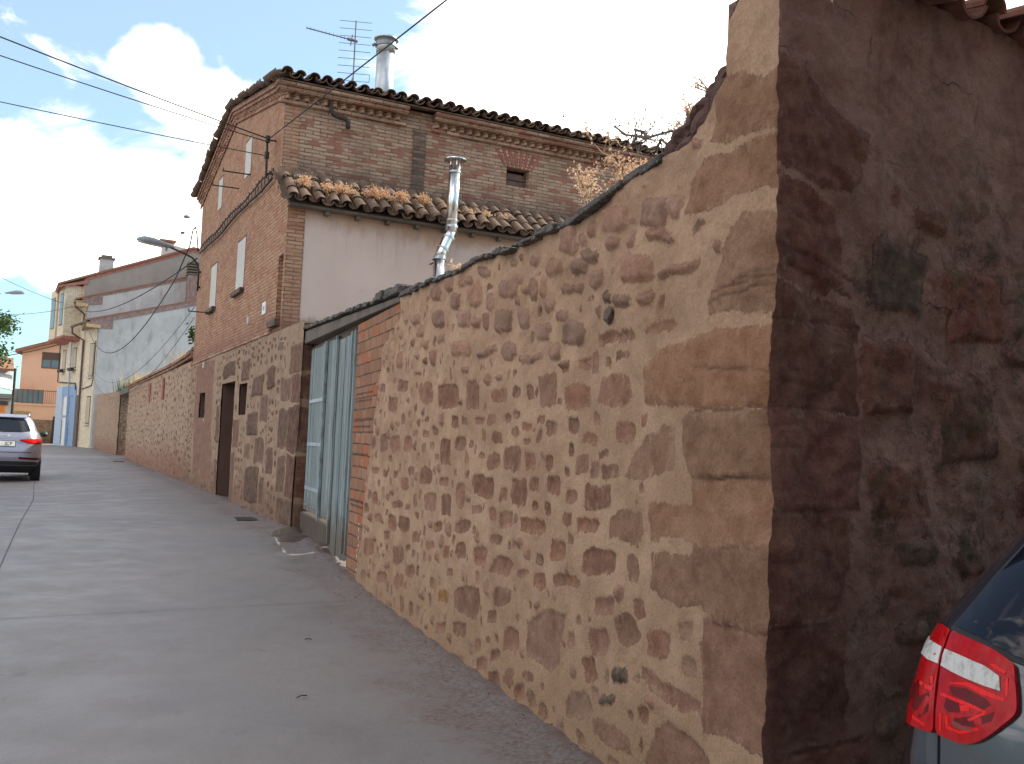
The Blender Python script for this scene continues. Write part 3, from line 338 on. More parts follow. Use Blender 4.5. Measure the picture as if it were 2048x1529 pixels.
def brick_mat(name, bw, bh, mo, cols, mortar, red=None, dirt=None, bumpd=.008, off=.5, rough=.9, dirtz=None, var=.5):
    t = NT(name); u = t.uv(); o = t.obj()
    # courses wander a little
    w = t.n('VectorMath', operation='MULTIPLY_ADD')
    nz = t.n('TexNoise'); t.set(nz.inputs['Vector'], o); nz.inputs['Scale'].default_value = 2.2
    t.set(w.inputs[0], nz.outputs['Color']); w.inputs[1].default_value = (.03, .03, 0); t.set(w.inputs[2], u)
    b = t.n('TexBrick', offset=off, offset_frequency=2, squash=1, squash_frequency=2)
    t.set(b.inputs['Vector'], w.outputs[0])
    b.inputs['Color1'].default_value = (0, 0, 0, 1); b.inputs['Color2'].default_value = (1, 1, 1, 1); b.inputs['Mortar'].default_value = (.5, .5, .5, 1)
    b.inputs['Scale'].default_value = 1; b.inputs['Mortar Size'].default_value = mo; b.inputs['Mortar Smooth'].default_value = .25
    b.inputs['Brick Width'].default_value = bw; b.inputs['Row Height'].default_value = bh; b.inputs['Bias'].default_value = 0
    f = b.outputs['Color']; big = t.noise(o, 1.1, 5)
    c = t.ramp(t.math('MULTIPLY_ADD', t.noise(o, 9, 3), .35, t.math('MULTIPLY', f, .65)), [(.15, cols[0]), (.5, cols[1]), (.85, cols[2])])
    if red is not None:
        # repaired patches where red bricks cluster
        k = t.rng(t.math('MULTIPLY_ADD', f, .5, t.math('MULTIPLY', t.noise(t.mapv(u, (1, 2.5, 1)), 1.6, 3), 1.0)), .86, .92)
        c = t.mix(k, c, red)
    c = t.mix(t.rng(t.noise(o, 26, 5, .7), .5, .75, 0, .45), c, tuple(x * .45 for x in cols[1]))
    c = t.mix(b.outputs['Fac'], c, t.mix(t.rng(t.noise(o, 5, 5), .35, .65), mortar, tuple(x * .45 for x in mortar)))
    c = t.mix(t.rng(big, .45, .7, 0, var), c, tuple(x * .5 for x in cols[0]))
    if dirtz is not None:
        z = t.xyz(t.pos())[2]
        k = t.rng(t.math('MULTIPLY_ADD', t.noise(o, 3, 6), -.8, z), dirtz[1] - .4, dirtz[0] - .4)
        c = t.mix(t.math('MULTIPLY', k, .7), c, dirt)
    h = t.math('MULTIPLY_ADD', b.outputs['Fac'], -1.0, t.math('MULTIPLY', t.noise(o, 30, 5), .5))
    return t.fin(c, rough, t.bump(h, .7, bumpd), spec=.15)

M = {}
MORT_A, MORT_B = (.45, .288, .188), (.355, .215, .138)
M['rubble'] = rubble_mat('lime_rubble', MORT_A, MORT_B, (.32, .195, .115), .022)
M['rubble_house'] = rubble_mat('house_rubble', (.355, .24, .165), (.29, .19, .13), (.19, .105, .072), .014, zst=(1.0, .3))
M['rubble_far'] = rubble_mat('far_rubble', (.41, .285, .20), (.34, .225, .155), (.25, .12, .08), .016, zst=(1.4, .5))
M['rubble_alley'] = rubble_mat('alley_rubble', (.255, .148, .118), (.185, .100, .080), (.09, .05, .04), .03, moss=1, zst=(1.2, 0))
M['brick_south'] = brick_mat('old_brick', .27, .068, .009, [(.31, .195, .135), (.40, .26, .18), (.46, .32, .23)], (.255, .165, .125), red=(.30, .125, .085), dirt=(.05, .042, .035), dirtz=(6.0, 6.6))
M['brick_gable'] = brick_mat('gable_brick', .27, .066, .010, [(.36, .195, .122), (.42, .24, .15), (.47, .28, .18)], (.30, .18, .12), red=(.36, .16, .10), dirt=(.2, .1, .07), dirtz=(3.3, 3.9), var=.3)
M['brick_trim'] = brick_mat('cornice_brick', .27, .068, .008, [(.30, .165, .11), (.42, .245, .165), (.48, .31, .21)], (.16, .11, .085), red=(.32, .12, .08))
M['brick_pier'] = brick_mat('hollow_brick', .27, .125, .009, [(.24, .118, .07), (.29, .15, .09), (.33, .19, .12)], (.17, .10, .07), red=(.36, .12, .06), var=.25, bumpd=.012)
M['brick_cream'] = brick_mat('cream_brick', .26, .075, .014, [(.72, .58, .41), (.80, .67, .49), (.84, .73, .56)], (.55, .44, .33), var=.08)
M['dark_brick'] = brick_mat('sooty_brick', .27, .068, .010, [(.10, .075, .062), (.16, .105, .08), (.24, .15, .11)], (.15, .105, .08), var=.4)

def plaster(name, a, b, stain, amt=.5, bump=.3):
    t = NT(name); o = t.obj()
    c = t.mix(t.rng(t.noise(o, .8, 6, .65), .35, .68), a, b)
    c = t.mix(t.rng(t.noise(t.mapv(o, (1, 1, .25)), 2.2, 7, .7), .5, .78, 0, amt), c, stain)
    c = t.mix(t.rng(t.noise(o, 60, 3), .3, .8, 0, .18), c, tuple(x * .6 for x in a))
    h = t.math('ADD', t.noise(o, 90, 3), t.math('MULTIPLY', t.noise(o, 5, 5), 1.5))
    return t.fin(c, .9, t.bump(h, bump, .01), spec=.2)
def annex_plaster():
    t = NT('pink_render'); o = t.obj(); z = t.xyz(t.pos())[2]
    c = t.mix(t.rng(t.noise(o, .9, 6), .3, .7), (.58, .445, .385), (.52, .40, .345))
    n = t.noise(t.mapv(o, (1, 1, .4)), 2.4, 6, .7)
    k = t.rng(t.math('MULTIPLY_ADD', n, .75, z), 5.42, 5.72); c = t.mix(t.math('MULTIPLY', k, .7), c, (.36, .21, .12))
    k = t.rng(t.math('MULTIPLY_ADD', n, -.55, z), 3.42, 3.16); c = t.mix(t.math('MULTIPLY', k, .8), c, (.14, .10, .055))
    d = t.rng(t.noise(t.mapv(o, (1, 1, .07)), 5.5, 6, .72), .50, .68)
    c = t.mix(t.math('MULTIPLY', t.math('MULTIPLY', d, t.rng(z, 4.3, 5.5)), .55), c, (.33, .22, .165))
    c = t.mix(t.rng(t.noise(o, 3.1, 7, .75), .58, .70, 0, .35), c, (.40, .30, .255))
    c = t.mix(t.rng(t.noise(o, 70, 3), .4, .8, 0, .2), c, (.38, .28, .25))
    return t.fin(c, .9, t.bump(t.noise(o, 80, 4), .25, .01), spec=.2)
M['pink'] = annex_plaster()
M['white_wall'] = plaster('weathered_whitewash', (.50, .48, .465), (.41, .39, .375), (.23, .205, .19), .95)
M['grey_wall'] = plaster('grey_render', (.33, .29, .255), (.29, .25, .22), (.20, .17, .15), .5)
M['salmon'] = plaster('salmon_render', (.72, .46, .32), (.68, .43, .29), (.56, .34, .23), .3)
M['cream_wall'] = plaster('cream_render', (.58, .53, .46), (.52, .47, .41), (.4, .34, .28), .4)
M['pinkpatch'] = plaster('pink_patch', (.25, .15, .115), (.21, .122, .092), (.15, .08, .06), .5)
M['infill'] = plaster('white_infill', (.56, .52, .48), (.50, .46, .42), (.36, .31, .27), .4)
M['fascia'] = simple('brown_band', (.24, .165, .145), .85)
M['redsoffit'] = simple('red_soffit', (.36, .13, .095), .7)
M['blue'] = simple('blue_paint', (.20, .31, .46), .6, var=.12)
M['bluelight'] = simple('pale_blue_paint', (.36, .46, .58), .6, var=.1)
M['concrete'] = plaster('old_concrete', (.175, .145, .12), (.125, .10, .083), (.06, .05, .045), .7, .6)
M['lichen'] = None
def lichen():
    t = NT('lichen_slate'); o = t.obj()
    c = t.mix(t.rng(t.noise(o, 14, 6, .75), .4, .62), (.035, .03, .026), (.12, .10, .085))
    c = t.mix(t.rng(t.noise(o, 38, 5, .75), .56, .68), c, (.30, .27, .23))
    return t.fin(c, .9, t.bump(t.noise(o, 45, 6, .7), .8, .02))
M['lichen'] = lichen()
def tilemat(name, a, b, g):
    t = NT(name); o = t.obj()
    c = t.mix(t.rng(t.noise(o, 3.3, 6, .7), .35, .65), a, b)
    c = t.mix(t.rng(t.noise(o, 19, 6, .75), .55, .72, 0, .8), c, g)
    c = t.mix(t.rng(t.noise(o, 33, 5, .7), .55, .75, 0, .7), c, (.03, .024, .02))
    return t.fin(c, .9, t.bump(t.noise(o, 50, 5, .7), .5, .01), spec=.2)
M['tile'] = tilemat('roof_tile', (.115, .075, .054), (.175, .115, .08), (.25, .225, .18))
M['tile_dark'] = tilemat('alley_tile', (.13, .055, .038), (.18, .085, .06), (.14, .12, .09))
M['tile_far'] = tilemat('far_tile', (.30, .15, .095), (.24, .12, .08), (.2, .17, .13))

def gate_wood():
    t = NT('weathered_blue_boards'); o = t.obj(); v = t.mapv(o, (1, 1, .05))
    board = t.noise(t.mapv(o, (1, 1, .02)), 7, 2)
    c = t.mix(t.rng(board, .38, .62), (.125, .16, .16), (.25, .285, .28))
    c = t.mix(t.rng(t.noise(v, 26, 6, .7), .40, .62, 0, .6), c, (.31, .34, .335))
    c = t.mix(t.rng(t.noise(v, 44, 7, .8), .50, .62, 0, .9), c, (.085, .10, .10))
    c = t.mix(t.rng(t.noise(t.mapv(o, (1, 1, .16)), 24, 6, .78), .57, .68, 0, .85), c, (.20, .155, .12))
    z = t.xyz(t.pos())[2]
    k = t.rng(t.math('MULTIPLY_ADD', t.noise(o, 6, 6), -.9, z), .35, -.15)
    c = t.mix(t.math('MULTIPLY', k, .8), c, (.13, .095, .07))
    return t.fin(c, .85, t.bump(t.noise(v, 60, 6, .7), .8, .012), spec=.2)
M['gate'] = gate_wood()
M['gate_old'] = simple('old_gate_timber', (.17, .20, .205), .85, var=.4)
M['dark_stone'] = plaster('dark_red_sandstone', (.115, .066, .054), (.09, .05, .042), (.05, .03, .026), .6, .8)
M['shutter'] = simple('drawn_blind', (.42, .34, .24), .7, var=.1)
M['wood'] = simple('brown_timber', (.10, .06, .04), .8, var=.4, sc=12)
M['eave_wood'] = simple('ochre_eave_boards', (.34, .235, .12), .75, var=.3)
M['orange'] = simple('orange_door_varnish', (.75, .24, .045), .5, var=.2)
M['iron'] = simple('rusty_iron', (.030, .022, .020), .75, var=.5)
M['cable'] = simple('black_cable', (.02, .019, .02), .7, bump=0)
M['steel'] = None
def steel():
    t = NT('stainless_pipe'); o = t.obj()
    c = t.mix(t.rng(t.noise(o, 4, 4), .35, .65), (.72, .71, .70), (.58, .56, .54))
    return t.fin(c, t.rng(t.noise(o, 9, 5), .3, .7, .16, .34), t.bump(t.noise(t.mapv(o, (1, 1, .1)), 40, 3), .08, .004), 1.0)
M['steel'] = steel()
M['galv'] = simple('galvanised_sheet', (.46, .48, .50), .45, metal=.75, var=.15, bump=.05)
M['alu'] = simple('antenna_aluminium', (.20, .20, .21), .5, metal=.6, bump=0)
M['lampgrey'] = simple('grey_lamp_shell', (.22, .24, .27), .45, var=.1, bump=0)
M['lens'] = simple('cloudy_lamp_glass', (.5, .47, .4), .25, var=.1, bump=0)
M['dirt'] = simple('red_soil', (.17, .095, .07), .95, var=.4, sc=9, bump=.6)
M['step'] = plaster('worn_concrete_step', (.115, .085, .067), (.088, .066, .053), (.065, .05, .04), .6, .6)
def glass(name, col, rough=.08):
    t = NT(name); return t.fin(col, rough, spec=.6)
M['glass'] = glass('dark_glass', (.012, .014, .018))
M['glass_blue'] = glass('window_glass', (.10, .15, .18), .15)
M['darkvoid'] = simple('painted_hole_shade', (.02, .017, .015), .9, bump=0)
M['white'] = simple('white_paint', (.72, .70, .66), .6, var=.1)
M['frame'] = simple('brown_window_frame', (.11, .065, .045), .6)
def leafmat(name, a, b, tr):
    t = NT(name); o = t.obj()
    c = t.mix(t.rng(t.noise(o, 3, 3), .35, .65), a, b)
    t.fin(c, .7, spec=.2)
    d = t.n('BsdfTranslucent'); t.set(d.inputs['Color'], c)
    x = t.n('MixShader'); x.inputs[0].default_value = tr
    out = t.t.nodes['Material Output']
    t.t.links.new(t.b.outputs[0], x.inputs[1]); t.t.links.new(d.outputs[0], x.inputs[2]); t.t.links.new(x.outputs[0], out.inputs['Surface'])
    return t.m
M['dry'] = leafmat('dried_flower_heads', (.66, .41, .25), (.74, .52, .34), .55)
M['drystem'] = simple('dry_stem', (.25, .16, .09), .8, bump=0)
M['leaf'] = leafmat('green_leaves', (.045, .085, .02), (.09, .13, .035), .35)
M['hay'] = leafmat('dry_grass', (.55, .40, .20), (.42, .29, .13), .4)
M['bark'] = simple('bark', (.09, .065, .05), .9, var=.4)
M['twig'] = simple('grey_twig', (.10, .075, .06), .8, bump=0)

def road_mat():
    t = NT('street_concrete'); o = t.obj(); d = t.attr('edge')
    c = t.mix(t.rng(t.noise(o, .45, 6, .6), .35, .66), (.186, .168, .157), (.156, .147, .146))
    c = t.mix(t.rng(t.noise(t.mapv(o, (1, .35, 1), rot=(0, 0, .4)), 1.7, 7, .7), .50, .74, 0, .5), c, (.10, .09, .086))
    c = t.mix(t.rng(t.noise(o, 130, 3, .8), .3, .8, 0, .45), c, (.33, .29, .265))
    c = t.mix(t.rng(t.noise(o, 3.2, 6, .7), .60, .74, 0, .55), c, (.075, .063, .058))
    # red earth washed out from the foot of the walls
    n = t.math('MULTIPLY_ADD', t.noise(o, 2.1, 7, .72), 1.9, t.math('MULTIPLY', d, -1.0))
    k = t.rng(n, .26, .70)
    fine = t.rng(t.noise(o, 34, 6, .8), .40, .62)
    c = t.mix(t.math('MULTIPLY', t.math('MULTIPLY', k, fine), .9), c, (.115, .066, .052))
    k2 = t.rng(t.math('MULTIPLY_ADD', t.noise(o, 6, 5), .12, d), .16, .05)
    c = t.mix(t.math('MULTIPLY', k2, .85), c, (.125, .072, .053))
    h = t.math('ADD', t.math('MULTIPLY', t.noise(o, 160, 3), .5), t.noise(o, 18, 5))
    return t.fin(c, t.rng(t.noise(o, 2, 4), .3, .7, .48, .70), t.bump(h, .22, .01), spec=.5)
M['road'] = road_mat()
M['ground'] = simple('dry_earth', (.20, .14, .09), .95, sc=.2)
M['joint'] = simple('joint_tar', (.075, .07, .069), .9, bump=0)

def paint(name, col, metal=.5, rough=.32):
    t = NT(name); o = t.obj()
    f = t.noise(o, 600, 1)
    c = t.mix(t.rng(f, .3, .7, 0, .3), col, tuple(min(1, x * 1.5) for x in col))
    return t.fin(c, rough, metal=metal, coat=1.0)
M['silver'] = paint('silver_paint', (.33, .32, .37), .55, .32)
M['darkpaint'] = paint('graphite_paint', (.020, .024, .036), .35, .25)
M['rubber'] = simple('black_rubber', (.012, .012, .013), .7, bump=0)
M['plastic'] = simple('black_plastic', (.018, .018, .02), .5, bump=0)
def lensmat(name, col, rough=.12, pat=0):
    t = NT(name); o = t.obj()
    c = t.mix(t.rng(t.noise(t.mapv(o, (1, 1, .3)), 55, 4, .7), .4, .7, 0, .55), col, tuple(x * .45 for x in col))
    if pat:
        v = t.noise(t.mapv(o, (1, 1, .5)), pat, 4, .7)
        c = t.mix(t.rng(v, .45, .7), col, tuple(x * .6 for x in col))
    t.fin(c, rough, coat=.05, spec=.14)
    return t.m
M['redlens'] = lensmat('red_lamp_lens', (.42, .004, .008))
M['redbright'] = lensmat('bright_red_reflector', (.80, .010, .010), .3, 0)
M['reddeep'] = lensmat('deep_red_lens', (.13, .003, .005), .3)
M['clearlens'] = lensmat('clear_lamp_lens', (.52, .50, .47), .15, 55)
M['plate'] = simple('plate_white', (.72, .70, .66), .5, bump=0, var=.03)
M['ink'] = simple('plate_black', (.015, .015, .015), .5, bump=0)
M['chrome'] = simple('chrome', (.8, .8, .82), .12, metal=1, bump=0, var=.02)
M['redbrick'] = simple('red_brick', (.26, .085, .055), .85, var=.3)
M['glass_red'] = lensmat('smoked_red_lens', (.24, .05, .05), .2)
M['glass_blue_dark'] = glass('tinted_rear_glass', (.004, .006, .014), .04); M['glass_blue_dark'].node_tree.nodes['Principled BSDF'].inputs['Specular IOR Level'].default_value = .28
M['rubble_plain'] = plaster('dull_render', (.30, .24, .19), (.25, .2, .155), (.2, .15, .11), .4)
# ------------------------------------------------------------------ rubble masonry
def sstep(x, a, b):
    t = np.clip((x - a) / (b - a), 0, 1); return t * t * (3 - 2 * t)
def poly_sd(px, py, poly):
    """signed distance of points to a closed outline, negative inside"""
    d2 = np.full(px.shape, 1e9); ins = np.zeros(px.shape, bool)
    n = len(poly)
    for i in range(n):
        ax, ay = poly[i]; bx, by = poly[(i + 1) % n]
        ex, ey = bx - ax, by - ay
        t = np.clip(((px - ax) * ex + (py - ay) * ey) / (ex * ex + ey * ey + 1e-12), 0, 1)
        d2 = np.minimum(d2, (px - ax - t * ex) ** 2 + (py - ay - t * ey) ** 2)
        c = ((ay > py) != (by > py)) & (px < (bx - ax) * (py - ay) / ((by - ay) if by != ay else 1e-12) + ax)
        ins ^= c
    d = np.sqrt(d2); return np.where(ins, -d, d)
def stone_field(S, Z, stones, cols, mar=.10):
    S, Z = S + fbm(S * 7, Z * 7, 4, 21) * .055, Z + fbm(S * 7, Z * 7, 4, 27) * .045     # hand-dressed outlines
    D = np.full(S.shape, .2); C = np.zeros(S.shape + (3,)); C[:] = (.25, .15, .10); K = np.zeros(S.shape)
    for t, p in stones:
        p = np.asarray(p, float); lo = p.min(0) - mar; hi = p.max(0) + mar
        w = np.where((S > lo[0]) & (S < hi[0]) & (Z > lo[1]) & (Z < hi[1]))
        if not len(w[0]): continue
        d = poly_sd(S[w], Z[w], p)
        k = d < D[w]
        j = random.uniform(.78, 1.22); h = random.uniform(-.05, .05)
        c = cols[t]; c = np.array([c[0] * j * (1 + h), c[1] * j, c[2] * j * (1 - h)])
        a = tuple(x[k] for x in w)
        D[a] = d[k]; C[a] = c; K[a] = t
    return D, C, K
def courses(s0, s1, z0, z1, hs=(.10, .24), ws=(.10, .34), gap=.045, skip=(), tints=(0, 0, 1, 6, 7), drop=.06, seed=1):
    """stones laid in rough courses"""
    r = random.Random(seed); out = []; z = z0
    while z < z1:
        h = r.uniform(*hs); s = s0 + r.uniform(0, .15)
        while s < s1:
            w = r.uniform(*ws); hh = h * r.uniform(.55, 1.0) - gap * .5
            cx, cz = s + w / 2, z + h / 2 + r.uniform(-.04, .04) + .10 * math.sin(s * 1.3 + seed) + .05 * math.sin(s * 4.1)
            if hh > .03 and r.random() > drop and not any(a - w * .4 < cx < b + w * .4 and c - .06 < cz < d + .06 for a, b, c, d in skip):
                e = r.uniform(.5, .9); ph = r.uniform(-.25, .25); p = []
                for i in range(8):
                    th = 2 * math.pi * i / 8 + ph
                    x = math.copysign(abs(math.cos(th)) ** e, math.cos(th)) * (w - gap) / 2 * r.uniform(.85, 1.08)
                    y = math.copysign(abs(math.sin(th)) ** e, math.sin(th)) * hh / 2 * r.uniform(.85, 1.08)
                    p.append((cx + x, cz + y))
                out.append((r.choice(tints), p))
            s += w + gap * r.uniform(.2, 1.0)
        z += h + gap * .3
    return out
def rubble(name, fr, sv, z0, z1, nz, stones, cols, mat, parent, base=0.0, amp=.03, sink=-.010, edge=None, moss=None, holes=(), top=None, cracks=()):
    """sv: s samples (per row if 2-D); z0,z1: functions of s"""
    S = np.asarray(sv, float)
    if isinstance(nz, np.ndarray):            # fixed courses, so that openings can be cut on exact lines
        S = np.repeat(S[None], len(nz), 0); Z = np.repeat(nz[:, None], S.shape[1], 1)
    else:
        S = np.repeat(S[None], nz, 0) if S.ndim == 1 else S
        Z = z0(S) + (z1(S) - z0(S)) * np.linspace(0, 1, nz)[:, None]
    cut = [(S, Z, h) for h in holes]
    if top is not None:                       # level rows, trimmed along the top outline
        zt_ = top(S)
        over = Z > zt_; Z = np.minimum(Z, zt_); cut.append((S, np.where(over, 99.0, 0.0), (-1e9, 1e9, 98.9, 1e9)))
    D, C, K = stone_field(S, Z, stones, cols)
    relief = fbm(S * 1.1, Z * 1.3, 3, 2) * amp * 1.6 + fbm(S * 6, Z * 6, 3, 5) * amp * .7 + fbm(S * 28, Z * 28, 2, 7) * amp * .22
    relief = relief * (1 + 1.1 * sstep(Z, 1.6, 2.5)) if mat == 'rubble' else relief
    ins = sstep(-D, -.006, .03)
    up = np.isin(K, (3, 4))
    relief = relief + ins * np.where(up, .024, np.where(np.isin(K, (2, 8, 9)), .004, sink)) + ins * fbm(S * 15, Z * 15, 3, 9) * .016
    relief = relief + ins * ((C[..., 0] * 997.0) % 1.0 - .5) * .022          # every stone sits a little differently
    for wd, line in cracks:                       # open joints and bedding cracks: narrow grooves
        a0, a1 = min(p[0] for p in line) - .05, max(p[0] for p in line) + .05; b0, b1 = min(p[1] for p in line) - .06, max(p[1] for p in line) + .06
        w = np.where((S > a0) & (S < a1) & (Z > b0) & (Z < b1))
        ss, zz = S[w], Z[w] + fbm(S[w] * 9, Z[w] * 9, 3, 31) * .035; d = np.full(ss.shape, 9.0)
        for (ax, ay), (bx, by) in zip(line[:-1], line[1:]):
            ex, ey = bx - ax, by - ay; q = np.clip(((ss - ax) * ex + (zz - ay) * ey) / (ex * ex + ey * ey), 0, 1); d = np.minimum(d, np.hypot(ss - ax - q * ex, zz - ay - q * ey))
        g = sstep(-d, -wd, -wd * .35) * (.35 + 1.1 * np.clip(vn(ss * 11, zz * 11, 40), 0, .6)); g = np.clip(g, 0, 1)
        C[w] = C[w] * (1 - .62 * g[:, None]) + np.array((.04, .02, .014)) * (.62 * g[:, None]); relief[w] -= .005 * g; D[w] = np.where(g > .3, np.minimum(D[w], -.05), D[w])
    if edge is not None: O, wear = edge(S, Z, relief)
    else: O, wear = relief, 0
    O = O + base
    P = np.stack([fr.org[0] + S * fr.d[0] + O * fr.o[0], fr.org[1] + S * fr.d[1] + O * fr.o[1], Z], -1)
    if edge is not None: P[..., :2] += wear
    at = {'sd': D, 'scol': C}
    if moss is not None: at['moss'] = moss(S, Z)
    return grid(name, P, M[mat], parent, at, cut=cut)

TC = {0: (.245, .126, .082), 1: (.255, .148, .094), 2: (.275, .146, .086), 3: (.30, .175, .125), 4: (.10, .08, .062), 5: (.34, .17, .05),
      6: (.245, .136, .095), 7: (.315, .185, .125), 8: (.28, .155, .092), 9: (.255, .128, .080)}
STONES = []
for part in STONE_DATA.split(';'):
    t, c = part.split(':'); c = [int(x) / 200 for x in c.split(',')]
    STONES.append((int(t), list(zip(c[::2], c[1::2]))))
_r = random.Random(4)
_occ = [np.mean(p, 0) for _, p in STONES]
for i in range(380):       # pebbles packed in the mortar between the big stones
    s, z = _r.uniform(-1.1, 5.5), _r.uniform(.05, 2.75)
    if min(math.hypot((s - q[0]) , (z - q[1])) for q in _occ) < .10: continue
    if any(poly_sd(np.array([s]), np.array([z]), p)[0] < .03 for t_, p in STONES if abs(p[0][0] - s) < 1.0): continue
    w, h = _r.uniform(.015, .045), _r.uniform(.012, .045)
    STONES.append((_r.choice((0, 1, 3, 6, 7)), [(s + w * math.cos(a) * _r.uniform(.4, 1.4), z + h * math.sin(a) * _r.uniform(.7, 1.2)) for a in (0, 1.05, 2.1, 3.14, 4.2, 5.2)]))

_big = [np.asarray(p) for _, p in STONES]
_bc = np.array([p.mean(0) for p in _big]); _n = 0
for i in range(2600):      # paler stones half hidden by the pointing fill what is left
    s, z = _r.uniform(-1.0, 5.4), _r.uniform(.06, 2.72); w, h = _r.uniform(.035, .085), _r.uniform(.028, .06)
    near = np.where(np.hypot(_bc[:, 0] - s, _bc[:, 1] - z) < .75)[0]
    if any(poly_sd(np.array([s]), np.array([z]), _big[k])[0] < max(w, h) + .012 for k in near): continue
    e = _r.uniform(.4, .8); p = []
    for k in range(8):
        a = 6.283 * k / 8 + _r.uniform(-.2, .2)
        p.append((s + w * math.copysign(abs(math.cos(a)) ** e, math.cos(a)) * _r.uniform(.8, 1.1), z + h * math.copysign(abs(math.sin(a)) ** e, math.sin(a)) * _r.uniform(.8, 1.1)))
    STONES.append((_r.choice((7, 3, 7, 3, 1, 6)), p)); _big.append(np.asarray(p)); _bc = np.vstack([_bc, [[s, z]]]); _n += 1
    if _n > 230: break

corner = thing('stone_wall', WALL(-1.565, 0, 0), 'rubble stone wall with big sandstone corner blocks and beige lime mortar', 'wall')
TOP_S = [-1.60, -1.37, -1.31, -1.235, -1.215, -1.13, -1.05, -.95, -.85, -.71, -.33, .24, .6, 1.44, 2.58, 3.31, 4.0, 4.3, 6]
TOP_Z = [3.52, 3.44, 3.36, 3.25, 3.05, 2.98, 2.91, 2.86, 2.845, 2.835, 2.81, 2.75, 2.76, 2.80, 2.83, 2.86, 2.87, 2.88, 2.9]
BND_Z = [-.3, 0, .5, .91, 1.43, 1.93, 2.47, 2.62, 2.7, 3.0]
BND_S = [5.66, 5.60, 5.40, 5.31, 5.15, 4.98, 4.70, 4.38, 4.19, 4.17]
NZ = 340
zt = np.linspace(0, 1, NZ)[:, None]
u = np.linspace(0, 1, 560) ** 1.18
zg = -.3 + 3.82 * zt
send = np.interp(zg, BND_Z, BND_S) + fbm(zg * 5, zg * 0 + 3, 4, 1) * .22
SV = -1.565 + (send + 1.565) * u[None]
def wearv(Z): return .010 + .055 * np.clip(fbm(Z * 3.1, Z * 0 + 8, 4, 3) + .10, 0, 1) + .10 * np.clip(fbm(Z * 1.2, Z * 0 + 2, 2, 6) - .12, 0, 1)
BIS = np.array([WALL.o[0] + ALLEY.o[0], WALL.o[1] + ALLEY.o[1]])
LAT = np.array([ALLEY.d[0] - WALL.d[0], ALLEY.d[1] - WALL.d[1]]) / 1.42
def wob(Z): return .050 * fbm(Z * 1.9, Z * 0 + 5, 3, 12) + .040 * fbm(Z * 7, Z * 0 + 6, 3, 15) + .022 * fbm(Z * 24, Z * 0 + 1, 2, 18)
def edge_front(S, Z, rel):
    d = S + 1.565; k = sstep(d, 0, .10)
    w = wearv(Z) * np.exp(-(d / .05))
    return rel * k, -w[..., None] * BIS + (wob(Z) * np.exp(-(d / .09)))[..., None] * LAT
def edge_alley(S, Z, rel):
    k = sstep(S, 0, .10); w = wearv(Z) * np.exp(-(S / .05))
    return rel * k, -w[..., None] * BIS + (wob(Z) * np.exp(-(S / .09)))[..., None] * LAT
low = lambda S: S * 0 - .3
FRONT_CRACKS = [(.0085, l) for l in ([(-1.05, 1.686), (-1.268, 1.688), (-1.60, 1.692)], [(-1.06, 1.405), (-1.245, 1.42), (-1.60, 1.440)], [(-1.246, 1.414), (-1.444, 1.442)], [(-1.30, 1.150), (-1.60, 1.19)], [(-1.20, .848), (-1.371, .859), (-1.60, .886)],
                [(-1.20, 2.15), (-1.384, 2.171), (-1.57, 2.177)], [(-1.20, 2.118), (-1.418, 2.138), (-1.57, 2.144)], [(-1.06, 1.854), (-1.296, 1.844), (-1.57, 1.82)], [(-1.33, 2.182), (-1.57, 2.211)])]
SIDE_CRACKS = [(.0095, l) for l in ([(-.02, 2.02), (.22, 2.025), (.46, 2.02)], [(-.02, 1.695), (.3, 1.69), (.45, 1.68)], [(-.02, 1.31), (.25, 1.315), (.42, 1.325)], [(-.02, .89), (.4, .905)], [(-.02, .41), (.5, .46)], [(.02, 2.30), (.20, 2.27), (.44, 2.20)], [(-.02, 2.24), (.15, 2.215), (.42, 2.135)],
               [(-.02, 2.46), (.13, 2.42), (.20, 2.40)], [(-.02, 1.80), (.14, 1.785), (.30, 1.76)], [(-.02, 1.56), (.2, 1.55)])]
rubble('rubble_face', WALL, SV, low, lambda S: S * 0 + 3.52, NZ, STONES, TC, 'rubble', corner, edge=edge_front, amp=.034, cracks=FRONT_CRACKS, top=lambda S: np.interp(S, TOP_S, TOP_Z) + fbm(S * 5, S * 0 + 1, 3, 2) * .03 * (S > -1.0) + fbm(S * 14, S * 0 + 4, 2, 2) * .03 * (S < -1.0))

